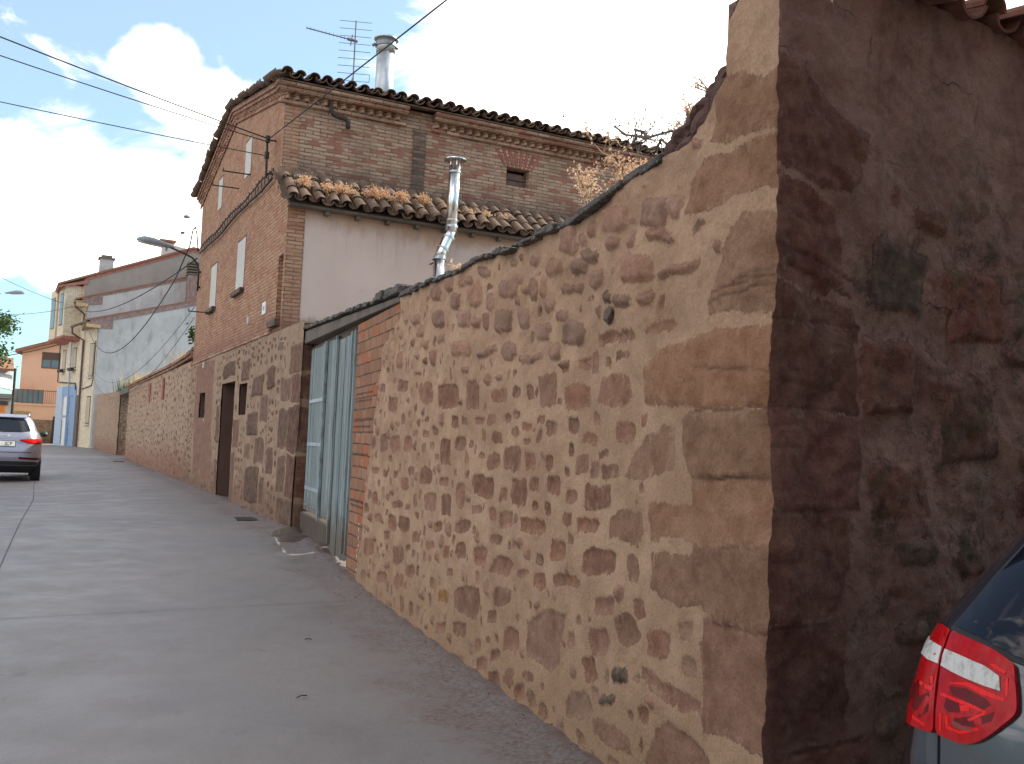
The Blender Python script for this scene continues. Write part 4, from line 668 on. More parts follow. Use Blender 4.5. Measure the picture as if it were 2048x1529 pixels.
# alley side: dressed corner blocks, dark rubble with moss, remains of render on top
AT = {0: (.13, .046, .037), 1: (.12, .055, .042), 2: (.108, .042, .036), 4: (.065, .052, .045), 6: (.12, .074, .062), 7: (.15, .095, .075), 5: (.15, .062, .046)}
AST = [(2, [(-.1, 3.02), (.12, 3.01), (.30, 2.90), (.44, 2.76), (.47, 2.60), (.40, 2.53), (.22, 2.55), (-.1, 2.62)]),
       (2, [(-.1, 2.60), (.20, 2.53), (.33, 2.46), (.37, 2.32), (.36, 2.17), (.26, 2.12), (.10, 2.16), (-.1, 2.19)]),
       (2, [(-.1, 2.18), (.10, 2.15), (.22, 2.11), (.42, 2.10), (.45, 2.015), (-.1, 2.01)]),
       (2, [(-.1, 2.03), (.45, 2.028), (.46, 1.69), (-.1, 1.69)]), (2, [(-.1, 1.70), (.30, 1.69), (.44, 1.66), (.45, 1.32), (-.1, 1.305)]),
       (2, [(-.1, 1.32), (.40, 1.33), (.42, 1.10), (.36, .94), (-.1, .885)]), (2, [(-.1, .90), (.40, .91), (.43, .48), (-.1, .40)]), (2, [(-.1, .42), (.55, .47), (.6, -.3), (-.1, -.3)]),
       (0, [(.46, 2.0), (.75, 1.98), (.78, 1.72), (.48, 1.68)]), (5, [(.5, 1.5), (.8, 1.52), (.86, 1.3), (.52, 1.28)]), (5, [(.30, 2.86), (.52, 2.80), (.50, 2.68), (.44, 2.66)]),
       (4, [(.55, 2.40), (.86, 2.36), (.82, 2.1), (.5, 2.12)]), (0, [(.95, 2.3), (1.3, 2.34), (1.34, 2.05), (.98, 2.0)]), (1, [(.9, 1.85), (1.25, 1.9), (1.3, 1.55), (.95, 1.5)])]
AST += courses(.50, 5.9, -.2, 2.5, (.10, .24), (.10, .34), .06, skip=[(.45, 1.3, 1.3, 2.4)], tints=(0, 1, 4, 6, 7, 5), drop=.22, seed=8)
sa = np.concatenate([np.linspace(0, .5, 60), np.linspace(.5, 1.7, 120)[1:], np.linspace(1.7, 6.0, 70)[1:]])
def alley_top(S): return np.interp(S, [0, .45, .62, .75, 4], [3.52, 3.50, 3.44, 3.405, 3.405])
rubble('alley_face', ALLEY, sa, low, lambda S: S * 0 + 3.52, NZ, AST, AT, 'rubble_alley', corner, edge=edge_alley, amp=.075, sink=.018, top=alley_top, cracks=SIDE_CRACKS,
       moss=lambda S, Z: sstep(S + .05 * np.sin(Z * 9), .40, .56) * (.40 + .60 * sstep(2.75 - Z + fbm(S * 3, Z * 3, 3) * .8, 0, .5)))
b = MB()
b.wall(WALL, [(-1.30, -.3), (5.2, -.3), (4.9, 1.8), (4.15, 2.6), (4.1, 2.84), (2.6, 2.80), (.24, 2.71), (-.7, 2.79), (-1.0, 2.82), (-1.2, 2.98), (-1.25, 3.2), (-1.30, 3.38)], -.42, -.09)
b.wall(ALLEY, [(.18, -.3), (6.0, -.3), (6.0, 3.30), (.75, 3.30), (.45, 3.44), (.18, 3.44)], -.50, -.10)
b.build('core', M['rubble_alley'], corner)

# thin lichen-dark slates capping the wall, each a little out of line
b = MB(); r = random.Random(6); s = -.72
while s < 4.12:
    w = r.uniform(.07, .22); z = float(np.interp(s + w / 2, TOP_S, TOP_Z))
    zz = float(np.interp(s + w, TOP_S, TOP_Z)) - .012
    t = r.uniform(.022, .052); o = r.uniform(.012, .045); j = r.uniform(-.012, .012); za = float(np.interp(s, TOP_S, TOP_Z)) - .012 + j; zz += j
    b.hexa([WALL(s, -.52, za), WALL(s + w, -.52, zz), WALL(s + w, o, zz), WALL(s, o, za), WALL(s, -.52, za + t), WALL(s + w, -.52, zz + t), WALL(s + w, o - .01, zz + t), WALL(s, o - .01, za + t)])
    s += w * .96
b.build('slate_coping', M['lichen'], corner, bevel=.01)
# broken masonry stepping up behind the curved shoulder of the wall
def lump(mb, c, rx, ry, rz_, seed, m=0):
    r = random.Random(seed); bm = bmesh.new(); bmesh.ops.create_icosphere(bm, subdivisions=3 if rx > .06 else 1, radius=1)
    v = []
    for q in bm.verts:
        n = 1 + .55 * float(fbm(q.co.x * 1.9 + seed, q.co.y * 1.9 + q.co.z * 2.3, 4, seed))
        v.append((c[0] + q.co.x * rx * n, c[1] + q.co.y * ry * n, c[2] + q.co.z * rz_ * n))
    mb.add(v, [tuple(x.index for x in f.verts) for f in bm.faces], m); bm.free()
b = MB()
for i, (s, z, rr) in enumerate([(-.10, 2.90, .09), (-.22, 2.95, .09), (-.33, 2.98, .09), (-.43, 3.01, .09), (-.52, 3.05, .10), (-.62, 3.09, .09), (-.69, 3.13, .10), (-.76, 3.19, .075), (-.86, 3.22, .09), (-.97, 3.25, .08), (-.6, 2.95, .12), (-.8, 3.02, .14), (-.95, 3.1, .14)]):
    lump(b, WALL(s, -.27, z - .02), rr, rr * 1.2, rr * .72, i + 3)
b.build('broken_masonry', M['dark_stone'], corner)
for i, (s, z) in enumerate([(1.62, 2.24)]):
    b = MB(); lump(b, WALL(-.28, .03, 2.17), .03, .05, .045, 40); b.build('projecting_stone', M['concrete'], corner)

# ------------------------------------------------------------------ barrel roof tiles
def tiles(mb, org, ad, ud, L, U, w=.225, course=.34, seed=1, r0=.085, seg=7, first=0.0):
    """org: eave start; ad along the eave; ud up the slope (unit 3-vectors)"""
    r = random.Random(seed)
    A, Uv = Vector(ad), Vector(ud); N = A.cross(Uv).normalized()
    if N.z < 0: N = -N
    O = Vector(org); th = .013
    n = int(L / w); k = int(U / course)
    for i in range(n + 1):
        for kind in (0, 1):
            if kind and i == n: continue
            for j in range(k):
                a0 = (i + .5 * kind) * w + r.uniform(-.022, .022); u0 = j * course + r.uniform(-.05, .05) - (.02 if kind else 0) - first * r.random()
                u1 = u0 + course * 1.22; lift = r.uniform(0, .028)
                rr = r0 * r.uniform(.93, 1.06); sk = r.uniform(-.03, .03)
                vs = []
                for (uu, rs, dz) in ((u0, rr * 1.0, .022), (u1, rr * .86, 0)):
                    for rad in (rs, rs - th):
                        for q in range(seg + 1):
                            t = math.pi * q / seg
                            x = math.cos(t) * rad; h = math.sin(t) * rad * .85
                            h = (.075 + h) if kind else (.085 - h)
                            p = O + A * (a0 + x + sk * (uu - u0) * 3) + Uv * uu + N * (h + dz + lift)
                            vs.append(tuple(p))
                m = seg + 1; f = []
                for q in range(seg):
                    f.append((q, q + 1, 2 * m + q + 1, 2 * m + q)); f.append((m + q + 1, m + q, 3 * m + q, 3 * m + q + 1))
                    f.append((q + 1, q, m + q, m + q + 1))
                f += [(0, 2 * m, 3 * m, m), (seg, m + seg, 3 * m + seg, 2 * m + seg)]
                mb.add(vs, f)
b = MB()
e0 = ALLEY(.60, .055, 3.325); sl = 14; up = (-ALLEY.o[0] * math.cos(R(sl)), -ALLEY.o[1] * math.cos(R(sl)), math.sin(R(sl)))
tiles(b, e0, (ALLEY.d[0], ALLEY.d[1], 0), up, 5.3, .80, w=.215, course=.36, seed=5, r0=.078, seg=8, first=.05)
b.build('tile_roof', M['tile_dark'], corner, smooth=False)
b = MB(); b.box(ALLEY, .62, 6.0, -.60, -.06, 3.24, 3.30)
b.build('roof_bed', M['rubble_alley'], corner)
# ------------------------------------------------------------------ brick pier and yard gate
t = thing('brick_pier', WALL(5.4, -.2, 0), 'pier of bare hollow bricks between the pale blue gate and the rubble wall', 'brick pier')
b = MB(); b.box(WALL, 4.0, 6.23, -.36, -.030, -.2, 2.83)
b.build('brickwork', M['brick_pier'], t, uvfr=WALL)
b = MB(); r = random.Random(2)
for z in (2.02, 1.94, 1.74, 1.66, 1.36, .86, .80):       # dark chips painted as the shade inside brick holes
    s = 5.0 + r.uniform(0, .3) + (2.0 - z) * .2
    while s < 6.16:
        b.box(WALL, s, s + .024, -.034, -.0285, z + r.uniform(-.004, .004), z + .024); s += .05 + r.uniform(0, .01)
tag(b.build('brick_hole_shade', M['darkvoid'], t), kind='stuff')
b = MB()
for i in range(9): lump(b, WALL(5.60 + .07 * r.random(), -.032, .62 - i * .07 + .03 * r.random()), .012, .008, .022, 60 + i)
tag(b.build('mortar_splash', M['infill'], t), kind='stuff')

t = thing('yard_gate', WALL(8, 0, 0), 'double plank gate in flaking pale blue paint under a rough concrete lintel', 'gate')
def leaf(s0, s1, z0, z1, o, seed, bw=.135, drop=0.0):
    r = random.Random(seed); b = MB(); s = s0
    while s < s1 - .02:
        w = min(bw * r.uniform(.85, 1.15), s1 - s)
        oo = o + r.uniform(-.006, .006); zb = z0 + r.uniform(0, .05) + drop * (s - s0)
        b.box(WALL, s + .004, s + w - .004, oo - .022, oo, zb, z1 - r.uniform(0, .02)); s += w
    for z in (z0 + .35, (z0 + z1) / 2, z1 - .3):
        b.box(WALL, s0 + .02, s1 - .02, o - .07, o - .028, z, z + .10)
    lf = b.build('leaf', M['gate'], t, bevel=.003)
    b = MB(); b.box(WALL, s0 + .006, s1 - .006, o - .045, o - .031, z0 + .06, z1 - .03); b.build('light_stop_board', M['wood'], lf)  # unseen board added behind the planks to stop light leaking through
    return lf
l1 = leaf(6.232, 7.70, .10, 2.80, -.075, 3, drop=-.03)
b = MB(); b.box(WALL, 7.685, 7.735, -.074, -.066, .95, 2.84); b.build('light_stop_strip', M['gate_old'], l1)  # added over the slit to shorten the sun streak on the road
l2 = leaf(7.715, 9.98, .45, 2.86, -.095, 4, bw=.26)
b = MB()
for s in (6.224, 6.42, 6.62, 7.60): b.box(WALL, s, s + .055, -.072, -.040, .16 + .05 * (s > 6.3), 2.80)
b.build('stile', M['gate'], l1, bevel=.004)
b = MB()
for s in (7.70, 8.52): b.box(WALL, s, s + .06, -.092, -.055, .42, 2.86)
b.build('stile', M['gate_old'], l2, bevel=.004)
b = MB(); r = random.Random(5)
for z in (2.05, 1.42, .78): b.box(WALL, 8.6, 9.95, -.094, -.086, z, z + .05)
for i in range(9): b.box(WALL, 8.65 + i * .15, 8.68 + i * .15, -.094, -.080, .55, .58)
b.build('strap', M['galv'], l2)
b = MB(); b.box(WALL, 10.0, 10.30, -.35, -.16, 0, 3.0); b.box(WALL, 6.2, 10.2, -.20, -.115, 2.80, 2.90)  # dark post added in the shaded gap to keep out the sunlit yard
b.build('frame', M['wood'], t)
b = MB(); r = random.Random(9)
b.wall(WALL, [(4.16, 2.83), (6.1, 2.88), (10.38, 2.97), (10.38, 3.17), (6.4, 2.99), (4.16, 2.885)], -.42, -.005)
b.build('lintel', M['concrete'], t, bevel=.012)
b = MB(); s = 4.14
while s < 10.5:
    w = r.uniform(.10, .26); f = lambda q: float(np.interp(q, [4.1, 6.4, 10.5], [2.890, 2.995, 3.185])); j = r.uniform(0, .02); h = r.uniform(.035, .075) + (.05 if s < 5.0 else 0)
    o = r.uniform(.02, .06)
    b.hexa([WALL(s, -.48, f(s) + j), WALL(s + w, -.48, f(s + w) + j), WALL(s + w, o, f(s + w) + j), WALL(s, o, f(s) + j),
            WALL(s, -.48, f(s) + h), WALL(s + w, -.48, f(s + w) + h), WALL(s + w, o - .02, f(s + w) + h), WALL(s, o - .02, f(s) + h)]); s += w * .97
b.build('slate_coping', M['lichen'], t, bevel=.012)
b = MB(); b.box(WALL, 7.80, 10.05, -.30, -.06, -.1, .44); b.wall(WALL, [(7.2, -.1), (8.0, -.1), (8.0, .20), (7.6, .14), (7.2, .04)], -.28, .02)
b.build('threshold', M['step'], t, bevel=.03)

# ------------------------------------------------------------------ the brick house
house = thing('brick_house', HOUSE(5, -1, 0), 'tall brick house with a stone ground floor, white blocked windows and an old tile roof', 'house')
DOOR = (5.30, 6.80, .13, 2.64); WN = (4.10, 4.80, 1.94, 2.55); WF = (9.02, 9.84, 1.94, 2.54)
def lines(a, b_, step, *ex):
    x = np.arange(a, b_ + 1e-6, step); x = x[[all(abs(q - e) > step * .45 for e in ex) for q in x]]
    return np.sort(np.concatenate([x, ex, [b_]]))
def blk(s0, s1, z0, z1, seed):
    r = random.Random(seed); j = lambda: r.uniform(-.035, .035)
    return [(s0 + j(), z0 + j()), ((s0 + s1) / 2 + j(), z0 + j()), (s1 + j(), z0 + j()), (s1 + j(), (z0 + z1) / 2), (s1 + j(), z1 + j()), ((s0 + s1) / 2, z1 + j()), (s0 + j(), z1 + j()), (s0 + j(), (z0 + z1) / 2 + j())]
big = [(2.55, 3.45, 2.26, 2.64), (2.15, 2.75, 1.78, 2.24), (2.85, 3.75, 1.55, 1.98), (2.30, 3.05, 1.06, 1.50), (2.55, 3.70, .35, .98), (3.45, 4.0, 1.10, 1.38), (5.35, 6.7, 2.74, 3.06),
       (4.62, 5.26, 1.30, 1.86), (1.7, 2.2, 2.36, 2.74), (4.9, 5.25, .2, 1.2), (3.9, 4.6, 2.62, 3.0), (2.1, 2.5, .35, .85), (1.55, 2.0, .9, 1.35), (6.86, 7.2, .2, 1.0), (6.86, 7.15, 1.4, 2.2)]
quo = [(-.3, .72, 2.56, 3.02), (-.3, .55, 2.08, 2.50), (-.3, .62, 1.30, 2.04), (.66, 1.30, 1.36, 1.98), (-.3, .60, .62, 1.26), (.66, 1.2, .66, 1.22), (-.3, 1.1, -.2, .56), (.6, 1.3, 2.12, 2.5)]
HC = {0: (.135, .075, .054), 1: (.15, .088, .062), 2: (.16, .098, .070), 3: (.18, .11, .08), 4: (.13, .08, .060), 5: (.2, .09, .06), 6: (.175, .106, .078), 7: (.19, .12, .09), 8: (.235, .138, .108), 9: (.14, .072, .054)}
HS = [(6 if i % 2 else 4, blk(*q, 100 + i)) for i, q in enumerate(big)] + [(9 if i in (1, 2, 4) else 2, blk(*q, 200 + i)) for i, q in enumerate(quo)]
HS.append((8, [(7.55, .55), (8.2, .35), (9.4, .75), (10.4, .5), (10.5, 1.7), (10.75, 3.26), (9.3, 3.3), (7.95, 3.24), (7.95, 1.6), (7.6, 1.2)]))
HS += courses(.9, 11.7, -.1, 3.25, (.09, .20), (.09, .28), .05, skip=[(a - .02, b_ + .02, c, d) for a, b_, c, d in big + quo] + [(7.5, 10.6, .45, 3.3), (DOOR[0] - .1, DOOR[1] + .1, 0, 2.75), WN, (WN[0] - .1, WN[1] + .1, 1.8, 2.65)], tints=(0, 1, 4, 9, 6), drop=.06, seed=21)
sv = lines(-.10, 11.70, .022, DOOR[0], DOOR[1], WN[0], WN[1], WF[0], WF[1])
zv = lines(-.25, 3.33, .02, DOOR[3], DOOR[2], WN[2], WN[3], WF[3])
def edge_jamb(S, Z, rel):
    k = sstep(S + .1, 0, .15); w = .03 + .16 * sstep(np.clip(1.9 - Z, 0, 9), 0, 1.2) + .05 * fbm(Z * 3, Z * 0, 3, 4)
    return rel * k + .03, np.exp(-(S + .1) / .25)[..., None] * w[..., None] * np.array(HOUSE.d)
rubble('stone_base', HOUSE, sv, None, None, zv, HS, HC, 'rubble_house', house, edge=edge_jamb, amp=.03, holes=[DOOR, WN, WF])
b = MB()
b.box(HOUSE, .02, 11.7, -.60, -.42, -.3, 3.30)
for a, c in ((.02, 4.1), (4.8, 5.3), (6.8, 9.02), (9.84, 11.7)): b.box(HOUSE, a, c, -.42, .005, -.3, 3.30)
for a, c, z0, z1 in ((4.1, 4.8, -.3, 1.94), (4.1, 4.8, 2.55, 3.30), (5.3, 6.8, -.3, .13), (5.3, 6.8, 2.64, 3.30), (9.02, 9.84, -.3, 1.94), (9.02, 9.84, 2.54, 3.30)): b.box(HOUSE, a, c, -.42, .005, z0, z1)
b.build('base_core', M['dark_stone'], house)
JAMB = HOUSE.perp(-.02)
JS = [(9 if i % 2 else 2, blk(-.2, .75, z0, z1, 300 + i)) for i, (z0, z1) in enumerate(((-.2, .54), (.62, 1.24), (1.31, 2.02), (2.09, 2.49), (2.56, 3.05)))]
rubble('jamb', JAMB, np.linspace(-.03, .6, 40), None, None, np.linspace(-.2, 3.04, 150), JS, {k: (v[0] * .8, v[1] * .75, v[2] * .75) for k, v in HC.items()}, 'rubble_house', house, amp=.05, sink=.015)  # front stone colours darkened: side-face shade put into the colour
b = MB(); b.box(HOUSE, 5.3, 6.8, -.40, -.33, .13, 2.64)
d = b.build('door', M['wood'], house)
b = MB(); b.box(HOUSE, 5.35, 5.42, -.33, -.30, 1.1, 1.25); b.build('handle', M['iron'], d)
b = MB(); b.box(HOUSE, 5.25, 6.85, -.36, .10, .02, .13); b.build('doorstep', M['infill'], house, bevel=.02)
for a, c, z0, z1 in (WN, WF):
    b = MB(); b.box(HOUSE, a, c, -.40, -.34, z0, z1); w = b.build('window', M['wood'], house)
b = MB(); b.box(HOUSE, 9.0, 9.9, -.05, .035, 1.84, 1.93); b.build('sill', M['infill'], w, bevel=.01)

zr = lambda s: 8.80 - .2 * abs(s - 7.1)
b = MB()
# gable: strips round the narrow window beside the lean-to
b.wall(HOUSE, [(1.60, 3.06), (1.72, 3.06), (1.72, 5.62), (1.60, 5.50)], -.30, 0)
b.wall(HOUSE, [(1.72, 3.06), (2.08, 3.06), (2.08, 3.55), (1.72, 3.55)], -.30, 0)
b.wall(HOUSE, [(1.72, 4.66), (2.08, 4.66), (2.08, 5.98), (1.72, 5.62)], -.30, 0)
b.wall(HOUSE, [(2.08, 3.06), (2.30, 3.06), (2.30, 6.2), (2.08, 5.98)], -.30, 0)
b.wall(HOUSE, [(2.30, 3.335), (11.66, 3.335), (11.66, zr(11.66)), (7.1, 8.80), (2.30, zr(2.3))], -.30, 0)
b.build('gable_wall', M['brick_gable'], house, uvfr=HOUSE)
b = MB(); b.box(HOUSE, 2.30, 11.68, .0, .055, 3.33, 3.41)
b.build('brick_ledge', M['brick_trim'], house, uvfr=HOUSE)
b = MB(); b.wall(HOUSE, [(-.08, 3.0), (1.6, 3.0), (1.6, 3.12), (-.08, 3.02)], -.5, .02)
b.build('base_cap', M['concrete'], house)
b = MB()
b.box(SOUTH, .30, 4.42, -.30, 0, 3, 7.80); b.box(SOUTH, 4.92, 13, -.30, 0, 3, 7.80)
b.box(SOUTH, 4.42, 4.92, -.30, 0, 3, 6.70); b.box(SOUTH, 4.42, 4.92, -.30, 0, 7.07, 7.80)
b.build('side_wall', M['brick_south'], house, uvfr=SOUTH)
b = MB(); b.box(HOUSE, 2.65, 11.66, -13, -12.7, 0, 7.8); b.box(HOUSE, 11.36, 11.66, -12.7, -.3, 0, 7.8)
b.build('rear_walls', M['brick_trim'], house)
b = MB(); b.box(SOUTH, 2.44, 2.68, 0, .028, 6.05, 7.46)
b.build('sooty_pilaster', M['dark_brick'], house, uvfr=SOUTH)
# window under the eaves, with its fan of bricks
b = MB()
for z in (6.72, 6.86): b.box(SOUTH, 4.43, 4.91, -.16, -.13, z, z + .125)
w = b.build('window', M['wood'], house)
b = MB(); b.box(SOUTH, 4.42, 4.92, -.24, -.22, 6.70, 7.07); b.build('pane', M['glass'], w)
for k in (0, 1):
    b = MB()
    for i in range(k, 15, 2):
        a0, a1 = -1 + 2 * i / 15 + .015, -1 + 2 * (i + 1) / 15 - .015
        b.wall(SOUTH, [(4.67 + a0 * .32, 7.075), (4.67 + a1 * .32, 7.075), (4.67 + a1 * .52, 7.43 - .03 * abs(a1)), (4.67 + a0 * .52, 7.43 - .03 * abs(a0))], 0, .012)
    b.build('brick_fan', M['brick_trim'] if k else M['redbrick'], house, uvfr=SOUTH)
# stepped cornice with a dog-tooth course
b = MB(); dt = MB()
def tooth(fr, s, z0, z1, w, o, zs=0): dt.add([fr(s, -.01, z0), fr(s + w, -.01, z0 + zs), fr(s + w / 2, o, z0 + zs / 2), fr(s, -.01, z1), fr(s + w, -.01, z1 + zs), fr(s + w / 2, o, z1 + zs / 2)], [(0, 2, 1), (3, 4, 5), (0, 1, 4, 3), (1, 2, 5, 4), (2, 0, 3, 5)])
for a, c in ((-.06, 2.26), (2.80, 13)):
    for z0, z1, o in ((7.725, 7.79, .235), (7.652, 7.718, .18), (7.455, 7.525, .055)):
        b.box(SOUTH, a - o * .6 * (a < 0), c, 0.0, o, z0, z1)
    s = a
    while s < c - .17: tooth(SOUTH, s, 7.53, 7.645, .165, .125); s += .172
def rake(s0, s1, dz0, dz1, o):
    b.wall(HOUSE, [(s0, zr(s0) + dz0), (s1, zr(s1) + dz0), (s1, zr(s1) + dz1), (s0, zr(s0) + dz1)], 0.0, o)
for s0, s1 in ((2.24, 7.1), (7.1, 11.86)):
    rake(s0, s1, -.065, 0, .135); rake(s0, s1, -.135, -.07, .10); rake(s0, s1, -.30, -.235, .035)
    s = s0
    while s < s1 - .1:
        dz = zr(s + .13) - zr(s); tooth(HOUSE, s, zr(s) - .23, zr(s) - .14, .13, .085, dz); s += .142
b.build('cornice', M['brick_trim'], house, uvfr=SOUTH)
dt.build('dogtooth', M['brick_trim'], house, uvfr=SOUTH)
# roof
b = MB(); q = math.atan(.2)
back = lambda v: (v[0], v[1], 0)
upS = (HOUSE.d[0] * math.cos(q), HOUSE.d[1] * math.cos(q), math.sin(q)); upN = (-HOUSE.d[0] * math.cos(q), -HOUSE.d[1] * math.cos(q), math.sin(q))
pd3 = (SOUTH.d[0], SOUTH.d[1], 0)
tiles(b, HOUSE(1.98, .17, 7.80), pd3, upS, 13.2, 5.12, w=.235, seed=31, r0=.098)
tiles(b, HOUSE(12.02, .17, zr(12.02) + .02), pd3, upN, 1.2, 5.12, w=.235, seed=32, r0=.098)
roof = b.build('tile_roof', M['tile'], house)
b = MB()
b.wall(HOUSE, [(2.05, zr(2.05) + .01), (7.1, 8.81), (12.0, zr(12.0) + .01), (12.0, zr(12.0) + .035), (7.1, 8.84), (2.05, zr(2.05) + .035)], -13, .13)
b.build('roof_bed', M['tile'], roof)
b = MB(); r = random.Random(8)
for i in range(20): # ridge tiles
    p0 = Vector(HOUSE(7.1, .2 - i * .38, 8.93)); p1 = Vector(HOUSE(7.1, .2 - i * .38 - .42, 8.93 + r.uniform(0, .02))); b.tube([p0, p1], [.11, .095], 8)
b.build('ridge_tiles', M['tile'], roof)
b = MB(); lump(b, HOUSE(2.25, .05, 7.95), .18, .15, .10, 71); lump(b, HOUSE(2.55, .06, 8.0), .16, .14, .09, 72); b.build('verge_tile', M['tile'], roof)

# blocked windows of the gable
def panel(s0, s1, z0, z1, sill=False):
    b = MB(); b.box(HOUSE, s0, s1, -.02, .006, z0, z1); p = b.build('blocked_window', M['infill'], house)
    b = MB(); b.box(HOUSE, s0 - .035, s1 + .02, -.02, .0035, z0 - .02, z1 + .035); b.build('painted_shadow_gap', M['dark_stone'], p)  # dark rim imitates a recess shadow; the panel is almost flush
    if sill:
        b = MB(); b.wall(HOUSE, [(s0 - .08, z0 - .10), (s1 + .08, z0 - .10), (s1 + .12, z0 - .01), (s0 - .12, z0 - .01)], 0, .09); b.build('sill', M['wood'], p)
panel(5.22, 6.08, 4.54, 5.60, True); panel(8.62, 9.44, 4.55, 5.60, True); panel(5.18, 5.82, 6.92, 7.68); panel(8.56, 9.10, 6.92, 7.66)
b = MB(); b.box(HOUSE, 1.72, 2.08, -.26, -.20, 3.55, 4.66); b.build('narrow_window', M['wood'], house)
b = MB(); b.wall(HOUSE, [(1.70, 3.42), (2.30, 3.42), (2.34, 3.53), (1.70, 3.54)], 0, .10); b.build('window_sill', M['wood'], house)
for s0, z in ((5.15, 6.86), (6.4, 6.86), (8.85, 4.42)):
    b = MB(); b.tube([HOUSE(s0, -.02, z), HOUSE(s0, .30, z - .005), HOUSE(s0, .55, z - .01)], .014, 6); b.tube([HOUSE(s0, .55, z - .02), HOUSE(s0, .55, z + .05)], .012, 5)
    b.build('clothes_rod', M['iron'], house)
b = MB(); b.box(HOUSE, 2.92, 3.2, 0, .012, 3.76, 3.98); pq = b.build('house_plaque', M['white'], house)
b = MB(); b.box(HOUSE, 2.99, 3.13, .012, .015, 3.83, 3.91); b.build('plaque_mark', M['blue'], pq)
b = MB(); b.box(HOUSE, 4.38, 4.48, 0, .03, 3.72, 3.86); b.build('junction_box', M['infill'], house)
b = MB(); b.box(HOUSE, 9.42, 9.56, .03, .06, 3.14, 3.28); b.build('junction_box', M['infill'], house)
b = MB()
b.tube([SOUTH(.80, -.02, 7.58), SOUTH(.80, .10, 7.54), SOUTH(.80, .15, 7.44), SOUTH(.84, .16, 7.37), SOUTH(.95, .16, 7.34), SOUTH(1.07, .16, 7.33), SOUTH(1.11, .16, 7.28), SOUTH(1.12, .16, 7.17)], .042, 8)
b.build('crooked_vent_pipe', M['iron'], house, smooth=True)

# ------------------------------------------------------------------ plastered lean-to
an = thing('lean_to', ANNEX(3, -.4, 3), 'pale pink plastered lean-to with a weedy tile roof against the brick house', 'lean-to')
b = MB(); b.box(ANNEX, .30, 6.5, -.30, -.012, 0, 5.46); b.box(ANNEX, 6.2, 6.5, -.7, -.3, 0, 5.6)
b.build('wall', M['pink'], an)
b = MB(); b.box(ANNEX, -.02, 6.6, .0, .20, 5.44, 5.475)
for i in range(11): b.box(ANNEX, .62 + i * .55, .69 + i * .55, -.01, .14, 5.37, 5.438)
b.build('eave_boards', M['concrete'], an)
b = MB(); q = math.atan(.78)
upA = (HOUSE.d[0] * math.cos(q), HOUSE.d[1] * math.cos(q), math.sin(q))
tiles(b, ANNEX(-.12, .27, 5.47), pd3, upA, 6.6, 1.30, w=.235, seed=41, r0=.098, first=.06)
rf = b.build('tile_roof', M['tile'], an)
b = MB(); b.wall(HOUSE, [(1.44, 5.475), (2.28, 6.13), (2.28, 6.16), (1.44, 5.50)], -6.5, .02)
b.build('roof_bed', M['tile'], rf)
# ------------------------------------------------------------------ flues, aerials
t = thing('stovepipe', ANNEX(2.62, .42, 3.2), 'thin cranked stainless stovepipe with a flat cap in front of the pink wall', 'stovepipe')
b = MB(); b.tube([ANNEX(2.62, .42, 3.2), ANNEX(2.63, .42, 4.86)], .10, 18); p1 = b.build('lower_pipe', M['steel'], t, smooth=True)
b = MB(); b.tube([ANNEX(2.63, .42, 4.84), ANNEX(2.66, .42, 4.93), ANNEX(2.80, .42, 5.25), ANNEX(2.83, .42, 5.34)], .098, 18); b.build('cranked_section', M['steel'], t, smooth=True)
b = MB(); b.tube([ANNEX(2.83, .42, 5.32), ANNEX(2.85, .42, 6.53)], .105, 18); p2 = b.build('upper_pipe', M['steel'], t, smooth=True)
b = MB()
for p, q in (((2.63, 4.80), (2.63, 4.85)), ((2.835, 5.40), (2.836, 5.44)), ((2.836, 5.52), (2.837, 5.54)), ((2.85, 6.40), (2.85, 6.43))): b.tube([ANNEX(p[0], .42, p[1]), ANNEX(q[0], .42, q[1])], .112, 18)
b.tube([ANNEX(2.68, .42, 4.98), ANNEX(2.695, .42, 5.01)], .112, 18); b.tube([ANNEX(2.78, .42, 5.20), ANNEX(2.79, .42, 5.23)], .112, 18)
b.build('joint_seam', M['galv'], t, smooth=False)
b = MB(); b.tube([ANNEX(2.50, .42, 4.78), ANNEX(2.76, .42, 4.78)], .014, 6); b.tube([ANNEX(2.63, .3, 4.78), ANNEX(2.63, -.02, 4.78)], .012, 6); b.build('wall_bracket', M['iron'], t)
b = MB(); c = ANNEX(2.852, .42, 0); b.lathe((c[0], c[1], 6.66), [(0, .035), (.10, .03), (.205, -.015), (.205, -.03), (.10, .0), (0, .005)], 24)
for k in range(4):
    a = k * math.pi / 2 + .4; b.tube([(c[0] + .085 * math.cos(a), c[1] + .085 * math.sin(a), 6.5), (c[0] + .085 * math.cos(a), c[1] + .085 * math.sin(a), 6.67)], .012, 5)
b.build('rain_cap', M['steel'], t)

c = HOUSE(4, -2.36, 0)
t = thing('roof_flue', (c[0], c[1], 8.1), 'thick galvanised flue with a wide cap standing on the house roof', 'chimney')
b = MB(); b.tube([(c[0], c[1], 8.1), (c[0], c[1], 9.60)], .185, 24); b.build('pipe', M['galv'], t, smooth=True)
b = MB(); b.tube([(c[0], c[1], 9.52), (c[0], c[1], 9.80)], .198, 24); b.build('collar', M['galv'], t, smooth=True)
b = MB(); b.lathe((c[0], c[1], 9.68), [(.20, -.03), (.222, -.03), (.222, .03), (.20, .03)], 24)
b.tube([(c[0] - .2, c[1] - .1, 9.68), (c[0] - .27, c[1] - .1, 9.64)], .03, 6); b.tube([(c[0] + .2, c[1] - .08, 9.62), (c[0] + .25, c[1] - .12, 9.58)], .025, 6)
b.build('clamp', M['alu'], t)
b = MB(); b.lathe((c[0], c[1], 9.84), [(0, .05), (.12, .045), (.25, -.01), (.25, -.035), (.19, -.04), (0, -.04)], 28)
